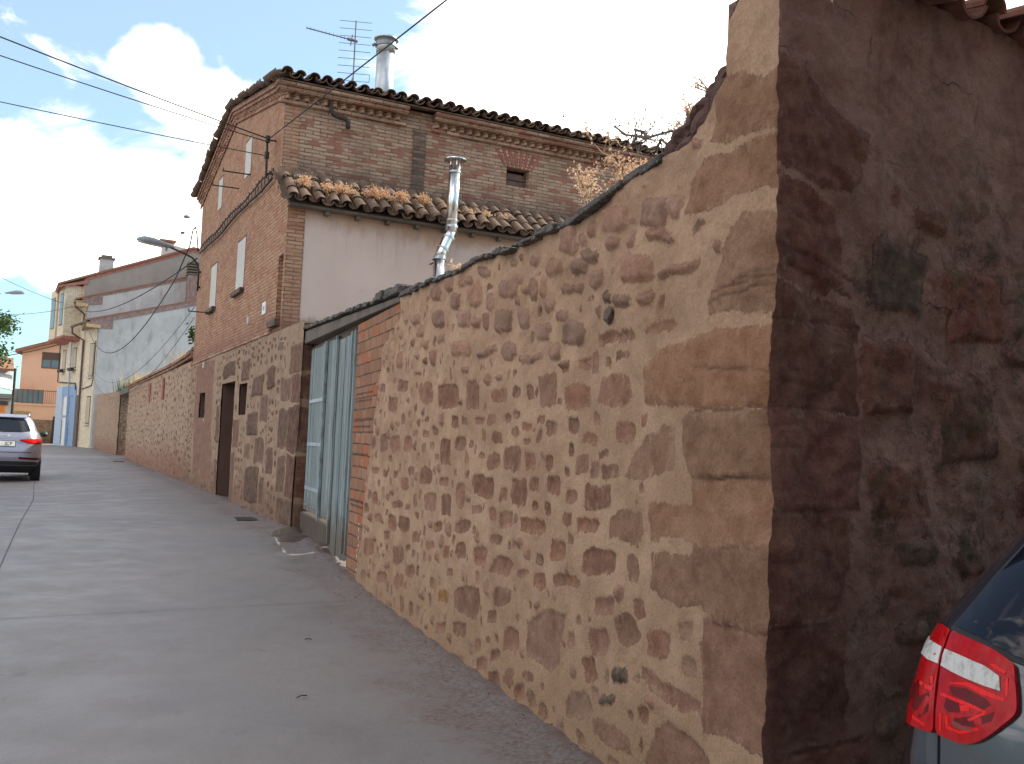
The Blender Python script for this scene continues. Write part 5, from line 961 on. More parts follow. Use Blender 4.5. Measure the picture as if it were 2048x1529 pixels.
for k in range(4):
    a = k * math.pi / 2 + .4; b.tube([(c[0] + .16 * math.cos(a), c[1] + .16 * math.sin(a), 9.75), (c[0] + .16 * math.cos(a), c[1] + .16 * math.sin(a), 9.85)], .014, 5)
b.build('cap', M['galv'], t)

def antenna(px, py, z0, z1, n, half, gap, label, yagi=True, sc=1.0):
    t = thing('television_aerial', (px, py, z0), label, 'aerial')
    b = MB(); b.tube([(px, py, z0), (px, py, z1)], .016 * sc, 6); b.tube([(px - .07 * sc, py - .02, z0), (px - .02, py, z0 + (z1 - z0) * .36)], .012 * sc, 5)
    b.build('mast', M['alu'], t)
    b = MB()
    for i in range(n):
        z = z1 - .02 - i * gap; b.tube([(px - half, py - half * .12, z), (px + half, py + half * .12, z)], .0065 * sc, 5)
    b.tube([(px + half, py + half * .12, z1 - .02 - (n - 1) * gap), (px + half, py + half * .12, z1 - .02 - (n - 2) * gap)], .0065 * sc, 5)
    b.build('dipole_rods', M['alu'], t)
    if yagi:
        z = z1 - .42
        d = Vector((-.90, -.42, .045)); q = Vector((0, 0, 1)); o = Vector((px, py, z))
        b = MB(); b.tube([o, o + d * 1.0], .013, 5)
        for i in range(11): m = o + d * (.22 + i * .078); b.tube([m - q * .03, m + q * .045], .005, 4)
        b.tube([o + d * .06 + q * .11, o + d * .09 - q * .12], .014, 5); b.tube([o + d * .06, o + d * .16], .032, 6); b.tube([o - d * .05, o + d * .05], .03, 6)
        b.build('yagi_boom', M['alu'], t)
    return t
c = HOUSE(4, -1.70, 0)
antenna(c[0], c[1], 8.2, 10.06, 9, .32, .155, 'tall house aerial with nine cross rods and a side boom beside the thick flue')

# ------------------------------------------------------------------ lamps and cables
def sag(p0, p1, s, n=24):
    a, b_ = Vector(p0), Vector(p1)
    return [a.lerp(b_, i / n) - Vector((0, 0, 4 * s * (i / n) * (1 - i / n))) for i in range(n + 1)]
t = thing('street_lamp', HOUSE(11.2, .03, 5.2), 'grey street lamp on a curved arm at the far corner of the brick house', 'street lamp')
b = MB(); b.tube([HOUSE(11.2, .06, 5.25), HOUSE(11.2, .06, 5.78), HOUSE(11.2, .10, 5.95), HOUSE(11.2, .24, 6.10), HOUSE(11.2, .45, 6.19), HOUSE(11.2, .80, 6.30)], .026, 8)
b.tube([HOUSE(11.2, .0, 5.35), HOUSE(11.2, .06, 5.35)], .03, 6); b.tube([HOUSE(11.2, .0, 5.75), HOUSE(11.2, .06, 5.75)], .03, 6); b.build('arm', M['iron'], t, smooth=True)
def lamp_head(fr_pt, ax, L, parent, w=.15):
    """streamlined head: ax is the direction of its long axis"""
    a = Vector(ax).normalized(); up = Vector((0, 0, 1)); sd_ = a.cross(up).normalized(); up = sd_.cross(a).normalized()
    prof = [(0, .25, .25), (.08, .4, .45), (.3, .75, .7), (.55, 1, 1), (.8, .95, .95), (.94, .7, .6), (1, .25, .15)]
    v = []; f = []; n = 14
    for u, ww, hh in prof:
        for j in range(n):
            q = 2 * math.pi * j / n; cy, cz = math.cos(q), math.sin(q)
            zz = cz * .145 * hh if cz > 0 else max(cz, -.32) * .10 * hh
            v.append(Vector(fr_pt) + a * (u * L) + sd_ * (cy * w * ww) + up * zz)
    for i in range(len(prof) - 1):
        for j in range(n): f.append((i * n + j, i * n + (j + 1) % n, (i + 1) * n + (j + 1) % n, (i + 1) * n + j))
    f += [tuple(range(n))[::-1], tuple(range((len(prof) - 1) * n, len(prof) * n))]
    b = MB(); b.add(v, f); h = b.build('lamp_head', M['lampgrey'], parent, smooth=True)
    v = []
    for u, ww, hh in prof[2:6]:
        for cy in (-1, 1): v.append(Vector(fr_pt) + a * (u * L) + sd_ * (cy * w * ww * .8) - up * .045)
    b = MB(); b.add(v + [p + up * .03 for p in v], [(0, 1, 3, 2), (2, 3, 5, 4), (4, 5, 7, 6), (8, 10, 11, 9), (10, 12, 13, 11), (12, 14, 15, 13), (0, 8, 9, 1), (6, 7, 15, 14), (0, 2, 10, 8), (2, 4, 12, 10), (4, 6, 14, 12), (1, 9, 11, 3), (3, 11, 13, 5), (5, 13, 15, 7)])
    b.build('lamp_glass', M['lens'], h)
p0 = Vector(HOUSE(11.2, .70, 6.29)); p1 = Vector(HOUSE(11.2, 1.62, 6.40))
lamp_head(p0, p1 - p0, (p1 - p0).length, t)
b = MB(); b.tube([p0 + (p1 - p0) * .2 - Vector((0, 0, .03)), p0 + (p1 - p0) * .2 - Vector((0, 0, .12))], .03, 6); b.build('photocell', M['lampgrey'], t)
t = thing('street_lamp', (-27.2, 45, .3), 'slim street lamp reaching out high above the green tree', 'street lamp')
b = MB(); b.tube([(-27.2, 45, .2), (-27.2, 45, 7.6), (-27.1, 45, 7.75), (-26.8, 45, 7.80), (-24.5, 45, 7.90)], [.07, .055, .045, .04, .03], 8); b.build('post', M['galv'], t, smooth=True)
lamp_head((-24.35, 45, 7.91), (1, 0, .05), .95, t, .11)

t = thing('cable_bracket', HOUSE(2.86, 0, 6.2), 'rusty iron cable bracket on the near corner of the brick gable', 'bracket')
b = MB(); b.tube([HOUSE(2.80, .16, 6.2), HOUSE(2.88, .16, 7.0)], .022, 6)
for z in (6.3, 6.92): b.tube([HOUSE(2.84, 0, z), HOUSE(2.84, .16, z)], .016, 5)
b.build('upright', M['iron'], t)
for z in (6.92, 6.62):
    b = MB(); b.tube([HOUSE(2.84, .16, z - .05), HOUSE(2.84, .16, z + .07)], .042, 8); b.build('insulator', M['cable'], t)
def cable(pts, r, label, name='overhead_cable', group=None, twist=True):
    b = MB(); b.tube(pts, r, 6); o = b.build(name, M['cable'], smooth=True); tag(o, label, 'cable', group); return o
k = HOUSE(2.84, .16, 6.94)
cable(sag(k, (-13.0, 10.5, 8.55), .10), .0115, 'thickest overhead cable running from the gable bracket up to the highest point over the street')
cable(sag(HOUSE(2.84, .16, 6.88), (-13.2, 10.3, 8.0), .12), .009, 'overhead cable running just below the thickest one')
cable(sag(HOUSE(2.84, .16, 6.62), (-15.0, 12.6, 7.45), .10), .008, 'lowest and thinnest overhead cable, tied below the others on the bracket')
p = Vector((-.983, 11, 6.809)); kk = Vector(HOUSE(2.86, .16, 6.92)); e = kk + (p - kk) * 2.9
cable(sag(kk, e, .02), .0105, 'twisted overhead cable climbing from the gable bracket over the roof in front of the flue')
# ladder of cables along the gable
t = thing('cable_run', HOUSE(7, .06, 6.2), 'pair of black cables looped together along the brick gable below the upper windows', 'cable')
b = MB(); r = random.Random(3)
top = [HOUSE(s, .05 + r.uniform(0, .02), 6.36 + .03 * math.sin(s * 2)) for s in np.arange(2.72, 11.25, .3)]
bot = [HOUSE(s, .05 + r.uniform(0, .02), 6.20 + .03 * math.sin(s * 1.3)) for s in np.arange(2.72, 11.25, .3)]
b.tube(top, .015, 6); b.tube(bot, .024, 6); b.build('main_cables', M['cable'], t, smooth=True)
b = MB()
for i in range(len(top) - 1):
    b.tube([bot[i], Vector(top[i]).lerp(Vector(top[i + 1]), .35) + Vector((0, 0, .02)), top[i + 1]], .009, 5)
    b.tube([Vector(top[i]) - Vector((0, 0, .02)), Vector(top[i]) + Vector((0, 0, .05))], .014, 5)
b.build('lashing', M['cable'], t)
a0 = HOUSE(11.25, .10, 6.30)
cable([a0, HOUSE(11.35, .14, 6.75), HOUSE(11.6, .16, 7.0), HOUSE(11.9, .18, 6.95), HOUSE(12.1, .2, 6.6)] + sag(HOUSE(12.4, .25, 6.2), TOWN(.4, .5, 8.1), 1.9)[1:], .018, 'heavy drooping cable hung from the lamp corner to the lower white house eave')
cable(sag(HOUSE(11.2, .12, 6.1), TOWN(3.7, .9, 10.1), .8) + sag(TOWN(3.7, .9, 10.1), (-36, 52, 9.2), 1.1)[1:], .018, 'long cable crossing from the lamp corner past the upper eave and over the street')
cable(sag(TOWN(6.5, 1.0, 10.6), (-33, 52, 12.2), .35), .016, 'thin straight cable slanting down to the brick bay window')
cable(sag(TOWN(9.9, .2, 7.9), (-46, 72, 6.4), .5), .03, 'slack cable from the salmon house window to the tiled terrace roof')
cable(sag(HOUSE(11.6, .04, 4.9), TOWN(.1, .1, 5.5), 1.3), .008, 'faint upper hanging wire across the white party wall', group=None)
cable(sag(HOUSE(11.6, .04, 4.6), TOWN(.1, .1, 4.9), 1.6), .008, 'faint lower hanging wire across the white party wall', group=None)

# ------------------------------------------------------------------ dried plants
def weed(base, h, spread, n, label, seed, group, lean=(0, 0), fat=1.0):
    r = random.Random(seed); t = thing('dried_weed', base, label, 'dried plant', group)
    st = MB(); hd_ = MB(); B = Vector(base)
    for i in range(n):
        tip = B + Vector((r.gauss(0, spread) + lean[0], r.gauss(0, spread) + lean[1], h * r.uniform(.6, 1.05)))
        mid = B.lerp(tip, .5) + Vector((r.uniform(-.02, .02), r.uniform(-.02, .02), .02))
        st.tube([B + Vector((r.uniform(-.03, .03), r.uniform(-.03, .03), -.02)), mid, tip], .0035, 4)
        for q in range(26):
            c = tip + Vector((r.gauss(0, .035 * fat), r.gauss(0, .035 * fat), r.gauss(0, .03 * fat))); s = r.uniform(.010, .020) * fat
            u = Vector((r.uniform(-1, 1), r.uniform(-1, 1), r.uniform(-1, 1))).normalized(); w = u.orthogonal().normalized()
            hd_.add([c - u * s, c + w * s * .7, c + u * s, c - w * s * .7], [(0, 1, 2, 3)])
    st.build('stems', M['drystem'], t); hd_.build('blossoms', M['dry'], t, recalc=False); return t
G = 'dried stonecrop on the lean-to roof'
def onroof(tt, u): return ANNEX(tt, .22 - u * .78, 5.60 + u * .60)
where = [(.22, .15, .20, 'at the roof corner beside the brick gable'), (.62, .12, .17, 'second from the brick gable'), (.90, .10, .18, 'third from the brick gable'), (1.12, .18, .13, 'low and ragged between taller clumps'),
         (1.42, .12, .20, 'thick and bushy mid-roof'), (1.62, .10, .20, 'widest clump on the tiles'), (1.95, .12, .21, 'last tall clump before the gap'), (2.45, .30, .18, 'just before the stovepipe'),
         (3.35, .16, .12, 'first small clump beyond the stovepipe'), (3.62, .18, .12, 'second small clump beyond the stovepipe'), (4.0, .2, .10, 'smallest clump near the wall coping')]
for i, (tt, u, h, w) in enumerate(where):
    weed(onroof(tt, u), h * 1.25, .065 if h > .15 else .05, 16 if h > .15 else 8, 'tan dried stonecrop %s on the lean-to tiles' % w, 50 + i, G, (0, 0), 1.15)
weed(WALL(.62, -.28, 2.84), .34, .035, 9, 'straw-coloured flower head on tall bare stems above the wall top', 81, None, (-.03, .05), .8)
weed(WALL(.18, -.28, 2.84), .24, .07, 18, 'bushy golden dried weed on the wall nearest its broken shoulder', 82, None, (0, 0), .7)
weed(WALL(-.02, -.30, 2.84), .20, .07, 14, 'golden dried weed beside the bushy one, touching the broken shoulder', 83, None, (0, 0), .7)
weed(WALL(3.25, -.30, 2.92), .10, .03, 5, 'tiny pink dried sprig in front of the stovepipe foot', 84, None)
for i, (s, z) in enumerate(((-.42, 3.05), (-.50, 3.10), (-.66, 3.18))):
    weed(WALL(s, -.30, z), .12, .03, 4, ('lowest reddish sprig on the broken shoulder', 'reddish dried sprig halfway up the broken shoulder', 'topmost reddish sprig by the wall pillar')[i], 90 + i, None, (-.05, .03), .5)
t = thing('withered_shrub', WALL(.10, -.30, 2.82), 'small bent dry shrub with seed pods on top of the wall', 'dried plant')
b = MB(); P = [WALL(.24, -.28, 2.82), WALL(.25, -.28, 2.98), WALL(.27, -.28, 3.10), WALL(.37, -.28, 3.19), WALL(.50, -.28, 3.25), WALL(.62, -.28, 3.34)]; b.tube(P, [.009, .008, .007, .006, .004, .003], 5)
h = MB(); r = random.Random(12)
for i in range(2, 6):
    for q in range(3):
        e = Vector(P[i]) + Vector((r.uniform(-.11, .11), r.uniform(-.08, .08), r.uniform(-.02, .12))); b.tube([P[i], e], .003, 4)
        for z in range(6):
            c = e + Vector((r.gauss(0, .015), r.gauss(0, .015), r.gauss(0, .02))); u = Vector((r.uniform(-1, 1), r.uniform(-1, 1), r.uniform(-1, 1))).normalized(); w = u.orthogonal(); h.add([c - u * .012, c + w * .007, c + u * .012, c - w * .007], [(0, 1, 2, 3)])
b.build('stems', M['drystem'], t); h.build('blossoms', M['dry'], t, recalc=False)
t = thing('bare_creeper', WALL(-.27, -.40, 3.1), 'grey bare creeper branch arching out over the roof from the broken shoulder', 'creeper')
b = MB(); h = MB(); r = random.Random(14)
W = lambda s, z, o=-.40: Vector(WALL(s, o, z))
main = [W(-.27, 3.16), W(-.20, 3.20), W(-.02, 3.235), W(.17, 3.26), W(.23, 3.25), W(.35, 3.25)]
for path in (main, [main[3], W(.30, 3.31), W(.44, 3.36), W(.60, 3.46)], [W(.30, 3.31), W(.36, 3.28), W(.42, 3.27)], [W(-.30, 3.19), W(-.26, 3.24), W(-.23, 3.29)], [W(-.10, 3.12), W(.02, 3.21), W(.08, 3.16)], [main[3], W(.22, 3.31), W(.34, 3.36)]):
    b.tube(path, [.009 * (1 - .12 * i) for i in range(len(path))], 5)
    for i in range(len(path) * 5):
        f = r.random() * (len(path) - 1.01); p = path[int(f)].lerp(path[int(f) + 1], f % 1); e = p + Vector((r.gauss(0, .05), r.gauss(0, .05), r.gauss(.0, .05)))
        b.tube([p, e], .0022, 3); u = Vector((r.uniform(-1, 1), r.uniform(-1, 1), r.uniform(-1, 1))).normalized(); w = u.orthogonal(); h.add([e - u * .012, e + w * .006, e + u * .012, e - w * .006], [(0, 1, 2, 3)])
for i in range(26):
    c = W(.70, 3.49) + Vector((r.gauss(0, .10), r.gauss(0, .1), r.gauss(0, .05))); u = Vector((r.uniform(-1, 1), r.uniform(-1, 1), r.uniform(-1, 1))).normalized(); w = u.orthogonal(); h.add([c - u * .013, c + w * .007, c + u * .013, c - w * .007], [(0, 1, 2, 3)])
b.build('twigs', M['twig'], t); h.build('leaves', M['twig'], t, recalc=False)

# ------------------------------------------------------------------ low boundary wall beyond the house
def brick_cap(fr, s0, s1, zf, parent):
    b = MB(); n = max(2, int((s1 - s0) / 1.2)); 
    for (dz0, dz1, o) in ((0, .07, .05), (.075, .15, .10)):
        for i in range(n):
            a = s0 + (s1 - s0) * i / n; c = s0 + (s1 - s0) * (i + 1) / n - .01
            b.hexa([fr(a, -.42, zf(a) + dz0), fr(c, -.42, zf(c) + dz0), fr(c, o, zf(c) + dz0), fr(a, o, zf(a) + dz0), fr(a, -.42, zf(a) + dz1), fr(c, -.42, zf(c) + dz1), fr(c, o, zf(c) + dz1), fr(a, o, zf(a) + dz1)])
    b.build('brick_coping', M['brick_trim'], parent, uvfr=fr)
w1 = thing('boundary_wall', HOUSE(20, 0, .2), 'long pinkish rubble wall with brick coping running on from the brick house', 'wall')
FC = {0: (.20, .108, .076), 1: (.215, .122, .086), 2: (.22, .13, .095), 3: (.22, .13, .095), 4: (.165, .098, .072), 5: (.3, .1, .06), 6: (.22, .13, .098), 7: (.24, .15, .11), 8: (.2, .12, .095), 9: (.2, .1, .08)}
low2 = lambda S: S * 0 + .05
st = courses(11.8, 30.4, .1, 3.4, (.10, .22), (.12, .34), .06, tints=(0, 1, 4, 6, 7), drop=.12, seed=33, skip=[(17.4, 18.1, 2.6, 3.4), (21.3, 22.1, 2.6, 3.4)])
rubble('rubble_face', HOUSE, np.arange(11.72, 30.5, .035), low2, lambda S: S * 0 + 3.46, 110, st, FC, 'rubble_far', w1, amp=.04)
b = MB(); b.box(HOUSE, 11.72, 30.45, -.40, -.06, -.1, 3.45); b.build('core', M['rubble_far'], w1)
for a, c in ((17.55, 17.95), (21.5, 21.95)):
    b = MB(); b.box(HOUSE, a, c, -.05, .035, 2.63, 3.30); b.build('red_brick_strip', M['redbrick'], w1)
brick_cap(HOUSE, 11.72, 30.5, lambda s: 3.465 + .10 * math.exp(-(s - 11.7) / 2), w1)
b = MB(); lump(b, HOUSE(11.95, -.15, 3.78), .2, .2, .12, 5); lump(b, HOUSE(12.4, -.18, 3.72), .25, .2, .1, 6); lump(b, HOUSE(12.9, -.2, 3.66), .2, .2, .06, 7); b.build('broken_tile', M['tile'], w1)
w2 = thing('boundary_wall', HOUSE(45, 0, .3), 'farther plain rubble wall between the small far gate and the white house', 'wall')
st = courses(35.4, 54.4, .2, 3.9, (.10, .22), (.12, .34), .06, tints=(0, 1, 6, 7), drop=.12, seed=35)
rubble('rubble_face', HOUSE, np.arange(35.42, 54.6, .05), low2, lambda S: np.interp(S, [35, 54.4], [3.50, 3.98]), 90, st, FC, 'rubble_far', w2, amp=.04)
b = MB(); b.wall(HOUSE, [(35.42, 0), (54.4, 0), (54.4, 3.96), (35.42, 3.49)], -.75, -.05); b.build('core', M['rubble_far'], w2)
t = thing('plank_gate', HOUSE(33, -.5, .3), 'small far plank gate of grey-blue boards set deep between rubble walls', 'gate')
for a, c in ((30.5, 32.7), (32.85, 35.35)):
    b = MB(); s = a
    while s < c - .05: b.box(HOUSE, s + .02, min(s + .33, c), -.44, -.40, .45, 3.20); s += .35
    lf = b.build('leaf', M['gate'], t)
    for z in (1.0, 2.6): b = MB(); b.box(HOUSE, a, c, -.40, -.37, z, z + .12); b.build('rail', M['gate_old'], lf)
b = MB(); b.box(HOUSE, 30.46, 35.42, -.5, .03, 3.30, 3.52); b.build('lintel', M['concrete'], t)
t = thing('corrugated_sheet', HOUSE(50, -1.2, 4.1), 'pale grey sheet roofing scrap behind the far rubble wall', 'roofing sheet')
b = MB(); b.wall(HOUSE, [(44, 3.9), (53.5, 3.8), (53.5, 3.86), (44, 3.96)], -2.2, -.8); b.build('sheet', M['galv'], t)
b = MB(); b.wall(HOUSE, [(38.6, 3.7), (44.5, 3.78), (44.2, 4.4), (39, 4.15)], -2.6, -2.2); b.build('dark_lean_to_side', M['concrete'], t)
def tuft(base, n, h, sp, label, seed, mat='hay'):
    r = random.Random(seed); b = MB(); B = Vector(base)
    for i in range(n):
        p = B + Vector((r.gauss(0, sp), r.gauss(0, sp), 0)); e = p + Vector((r.gauss(0, .14), r.gauss(0, .14), h * r.uniform(.5, 1.1))); w = Vector((r.uniform(-1, 1), r.uniform(-1, 1), 0)).normalized() * .018
        b.add([p - w, p + w, e], [(0, 1, 2)])
    return tag(b.build('grass_tuft', M[mat], recalc=False), label, 'grass tuft', 'dry tufts behind the boundary walls')
tuft(HOUSE(13.9, -.55, 3.5), 130, .5, .22, 'dry straw tuft above the boundary wall nearest the brick house', 1)
tuft(HOUSE(15.6, -.55, 3.5), 130, .55, .3, 'dry straw tuft above the boundary wall, second from the brick house', 2)
tuft(HOUSE(26.5, -.6, 3.5), 160, .6, .5, 'long dry straw tuft above the red brick strips end of the wall', 3)
tuft(HOUSE(29.3, -.6, 3.5), 130, .5, .4, 'dry straw tuft right beside the small far gate', 4)
tuft(HOUSE(36.2, -.5, 3.5), 160, .75, .3, 'greenish weed tuft on top of the small far gate jamb', 5, 'leaf')
b = MB(); r = random.Random(2)
for i in range(60):
    c = Vector(HOUSE(11.75, .05, 4.15)) + Vector((r.gauss(0, .05), r.gauss(0, .05), r.gauss(0, .1))); u = Vector((r.uniform(-1, 1), r.uniform(-1, 1), r.uniform(-1, 1))).normalized(); w = u.orthogonal(); b.add([c - u * .05, c + w * .03, c + u * .05, c - w * .03], [(0, 1, 2, 3)])
tag(b.build('wall_weed', M['leaf'], recalc=False), 'small green weed sprouting from the far edge of the brick gable', 'weed')
# ------------------------------------------------------------------ the taller houses at the end of the street
def front_window(fr, parent, s0, s1, z0, z1, o=.0, sill=True, shutter=True):
    b = MB(); b.box(fr, s0, s1, o - .02, o + .02, z0, z1); w = b.build('window', M['frame'], parent)
    b = MB(); b.box(fr, s0 + .08, s1 - .08, o + .02, o + .026, z0 + .08, z1 - .08); b.build('shutter' if shutter else 'pane', M['shutter'] if shutter else M['glass'], w)
    if sill:
        b = MB(); b.box(fr, s0 - .1, s1 + .1, o, o + .12, z0 - .09, z0 - .005); b.build('sill', M['cream_wall'], w)
    return w
# party walls run parallel to one another, a little askew to the curving fronts
SA, SB, SC = [Fr(TOWN(k, 0, 0)[:2], d=(.883, .469), o=(.469, -.883)) for k in (0, 3.4, 4.7)]
hA = thing('row_house', TOWN(1.7, -2, .4), 'lower white party-walled house with a cream brick front and brown verge band', 'house')
b = MB(); b.wall(SA, [(-.02, 0), (9.5, 0), (9.5, 11.8), (6.35, 10.92), (0.35, 9.08), (-.02, 8.95)], -.3, 0); b.build('party_wall', M['white_wall'], hA)
b = MB(); b.wall(SA, [(-.6, 8.70), (.0, 8.38), (.8, 8.42), (.82, 9.0), (9.5, 11.58), (9.5, 11.88), (6.35, 10.98), (-.6, 8.93)], 0, .03); b.build('verge_band', M['fascia'], hA)
b = MB(); b.box(TOWN, .3, 3.4, -.3, 0, .1, 8.75); b.build('front_wall', M['brick_cream'], hA, uvfr=TOWN)
b = MB(); b.wall(SA, [(-.95, 8.80), (9.5, 11.90), (9.5, 12.02), (-.95, 8.92)], -3.4, .06); b.build('roof', M['tile_far'], hA)
b = MB(); b.wall(SA, [(-.9, 8.62), (-.02, 8.40), (-.02, 8.80), (-.9, 8.78)], -3.3, -.02); b.build('eave_boards', M['eave_wood'], hA)
b = MB(); b.box(TOWN, -.2, .10, .0, .85, 8.40, 8.62); b.build('eave_bracket', M['eave_wood'], hA)
front_window(TOWN, hA, .9, 1.9, 5.2, 7.5); front_window(TOWN, hA, .9, 1.9, 2.0, 3.9)
b = MB(); b.box(TOWN, .30, .36, .0, .03, .3, 8.3); b.build('corner_strip', M['cream_wall'], hA)
b = MB(); b.tube([TOWN(3.2, .95, 8.66), TOWN(3.3, .9, 8.2), TOWN(3.4, .12, 7.8), TOWN(3.4, .12, .4)], .075, 8); b.tube([TOWN(-.1, .95, 8.72), TOWN(3.4, .95, 8.66)], .09, 6); b.build('gutter_pipe', M['frame'], hA)
b = MB(); b.tube([TOWN(.5, .05, 7.6), TOWN(.55, .05, 5.0), TOWN(.8, .05, 4.6), TOWN(3.3, .05, 4.4)], .03, 6); b.build('wall_conduit', M['cable'], hA)

hB = thing('row_house', TOWN(4, -2, .4), 'narrow middle house whose white strip rises behind the lower white house', 'house')
b = MB(); b.wall(SB, [(0, 0), (9.5, 0), (9.5, 13.9), (6.4, 13.0), (.5, 10.95), (0, 10.8)], -.3, 0); b.build('party_wall', M['white_wall'], hB)
b = MB(); b.wall(SB, [(-.4, 10.45), (.0, 10.3), (.9, 10.4), (.92, 11.02), (9.5, 13.76), (9.5, 14.0), (-.4, 10.72)], 0, .03); b.build('verge_band', M['fascia'], hB)
b = MB(); b.box(TOWN, 3.7, 4.7, -.3, .0, .1, 10.6); b.build('front_wall', M['brick_cream'], hB, uvfr=TOWN)
b = MB(); b.wall(SB, [(-.8, 10.58), (9.5, 14.0), (9.5, 14.1), (-.8, 10.70)], -1.3, .06); b.build('roof', M['tile_far'], hB)
b = MB(); b.box(TOWN, 3.3, 3.6, .0, .75, 10.15, 10.38); b.wall(SB, [(-.78, 10.42), (-.02, 10.2), (-.02, 10.6), (-.78, 10.56)], -1.25, -.02); b.build('eave_boards', M['eave_wood'], hB)
b = MB(); b.tube([TOWN(3.7, .8, 10.45), TOWN(3.75, .7, 10.1), TOWN(3.85, .1, 9.7), TOWN(3.85, .1, 8.5)], .07, 8); b.build('gutter_pipe', M['frame'], hB)
b = MB(); b.box(TOWN, 3.75, 4.6, 0, .03, .3, 4.0); b.build('door', M['frame'], hB)
b = MB(); b.box(SB, 6.45, 7.6, .02, .9, 10.5, 13.1); st = b.build('chimney', M['fascia'], hB)
b = MB()
for i in range(5): b.box(SB, 6.38, 7.67, -.03, .97, 13.12 + i * .20, 13.22 + i * .20)
b.box(SB, 6.6, 7.45, .15, .75, 13.1, 14.1); b.build('louvred_cap', M['concrete'], st)

hC = thing('row_house', TOWN(7.5, -2, .4), 'tallest house with brick bay windows, red eaves and a blue painted ground floor', 'house')
b = MB(); b.wall(SC, [(0, 0), (9.5, 0), (9.5, 15.1), (7.2, 15.35), (.4, 12.5), (0, 12.3)], -.3, 0); b.build('party_wall', M['grey_wall'], hC)
b = MB(); b.wall(SC, [(0, 12.12), (.4, 12.32), (7.2, 15.17), (9.5, 14.9), (9.5, 15.1), (7.2, 15.37), (.4, 12.52), (0, 12.3)], 0, .04); b.build('verge_band', M['redsoffit'], hC)
b = MB(); b.wall(SC, [(-1.7, 11.65), (7.2, 15.38), (9.5, 15.1), (9.5, 15.25), (7.2, 15.55), (-1.7, 11.80)], -5.7, .15); b.build('roof', M['tile_far'], hC)
b = MB(); b.wall(SC, [(-1.65, 11.50), (.2, 11.95), (.2, 12.2), (-1.65, 11.63)], -5.65, .12); b.build('eave_soffit', M['redsoffit'], hC)
b = MB(); b.box(TOWN, 5.0, 10.2, -.3, 0, 4.6, 12.1); b.build('front_wall', M['brick_cream'], hC, uvfr=TOWN)
b = MB(); b.box(TOWN, 4.7, 5.0, -.3, 0, .1, 12.1); b.build('front_pier', M['brick_cream'], hC, uvfr=TOWN)
for a, c, o in ((4.95, 6.7, 1.15), (8.0, 9.9, 1.0)):
    b = MB(); b.box(TOWN, a, c, .0, o, 8.15, 11.75); by = b.build('bay', M['brick_cream'], hC, uvfr=TOWN)
    b = MB(); b.wall(TOWN.perp(a), [(0, 7.85), (-o, 8.0), (-o - .04, 8.14), (0, 8.14)], -(c - a), .03); b.build('bay_underside', M['redsoffit'], by)
    front_window(TOWN, by, a + .4, c - .4, 8.9, 11.2, o, False, False)
b = MB(); b.box(TOWN, 4.72, 5.3, 0, .06, .2, 4.7); b.box(TOWN, 5.3, 6.5, 0, .06, 4.0, 4.7); b.box(TOWN, 6.5, 6.9, 0, .06, .2, 4.7); b.box(TOWN, 6.9, 8.5, 0, .06, 4.0, 4.7); b.box(TOWN, 8.5, 10.2, 0, .06, .2, 4.7)
b.build('ground_floor_paint', M['blue'], hC)
b = MB(); b.box(TOWN, 8.5, 10.22, .06, .09, .2, 4.7); b.build('pale_corner', M['bluelight'], hC)
b = MB(); b.box(TOWN, 6.95, 8.45, -.10, -.04, .4, 4.0); d = b.build('door', M['white'], hC)
b = MB(); b.box(TOWN, 6.95, 8.45, -.04, -.03, 2.45, 2.6); b.build('rail', M['blue'], d)
b = MB(); b.box(TOWN, 5.3, 6.5, -.10, -.02, .4, 4.0); b.build('garage_door', M['blue'], hC)
for a, c in ((5.5, 6.5), (8.5, 9.5)):
    w = front_window(TOWN, hC, a, c, 5.95, 7.45)
    b = MB(); b.box(TOWN, a, c, .12, .34, 5.78, 5.98); b.build('flower_box', M['iron'], w)
b = MB(); b.tube([TOWN(6.75, .10, .4), TOWN(6.75, .10, 8.0)], .05, 8); b.build('downpipe', M['bluelight'], hC)
b = MB(); b.tube([TOWN(10.2, .08, 8.0), TOWN(10.2, .08, 5.1), TOWN(5.0, .08, 4.85), TOWN(4.75, .1, 4.4)], .04, 6); b.build('wall_conduit', M['cable'], hC)
b = MB(); b.box(SC, 1.0, 1.9, -2.2, -1.3, 12.6, 14.1); c = b.build('chimney', M['white_wall'], hC)
b = MB(); b.box(SC, .9, 2.0, -2.3, -1.2, 14.1, 14.22); b.box(SC, 1.1, 1.8, -2.1, -1.4, 14.22, 14.4); b.build('chimney_cap', M['concrete'], c)
b = MB(); b.wall(SC, [(5.2, 14.2), (5.2, 15.9), (6.0, 15.7), (7.6, 15.4), (7.6, 15.2)], -2.0, -1.0); c = b.build('chimney', M['cream_wall'], hC)
b = MB(); b.box(SC, 4.95, 6.1, -2.1, -.9, 15.9, 16.05); b.build('chimney_cap', M['tile_far'], c)
p = SC(6.9, -2, 0); ta = antenna(p[0], p[1], 15.4, 17.6, 2, .3, .3, 'small far aerial with a side arm on the tall grey-gabled roof', False, 1.6)
b = MB(); b.tube([(p[0] - 1.1, p[1] - .3, 17.0), (p[0] + .15, p[1], 17.0)], .03, 5); b.tube([(p[0] - .4, p[1], 16.92), (p[0] - .1, p[1], 16.92)], .09, 6); lump(b, (p[0], p[1], 18.2), .26, .2, .14, 4); b.tube([(p[0], p[1], 17.5), (p[0], p[1], 18.2)], .02, 5)
b.build('receiver_arm', M['alu'], ta)

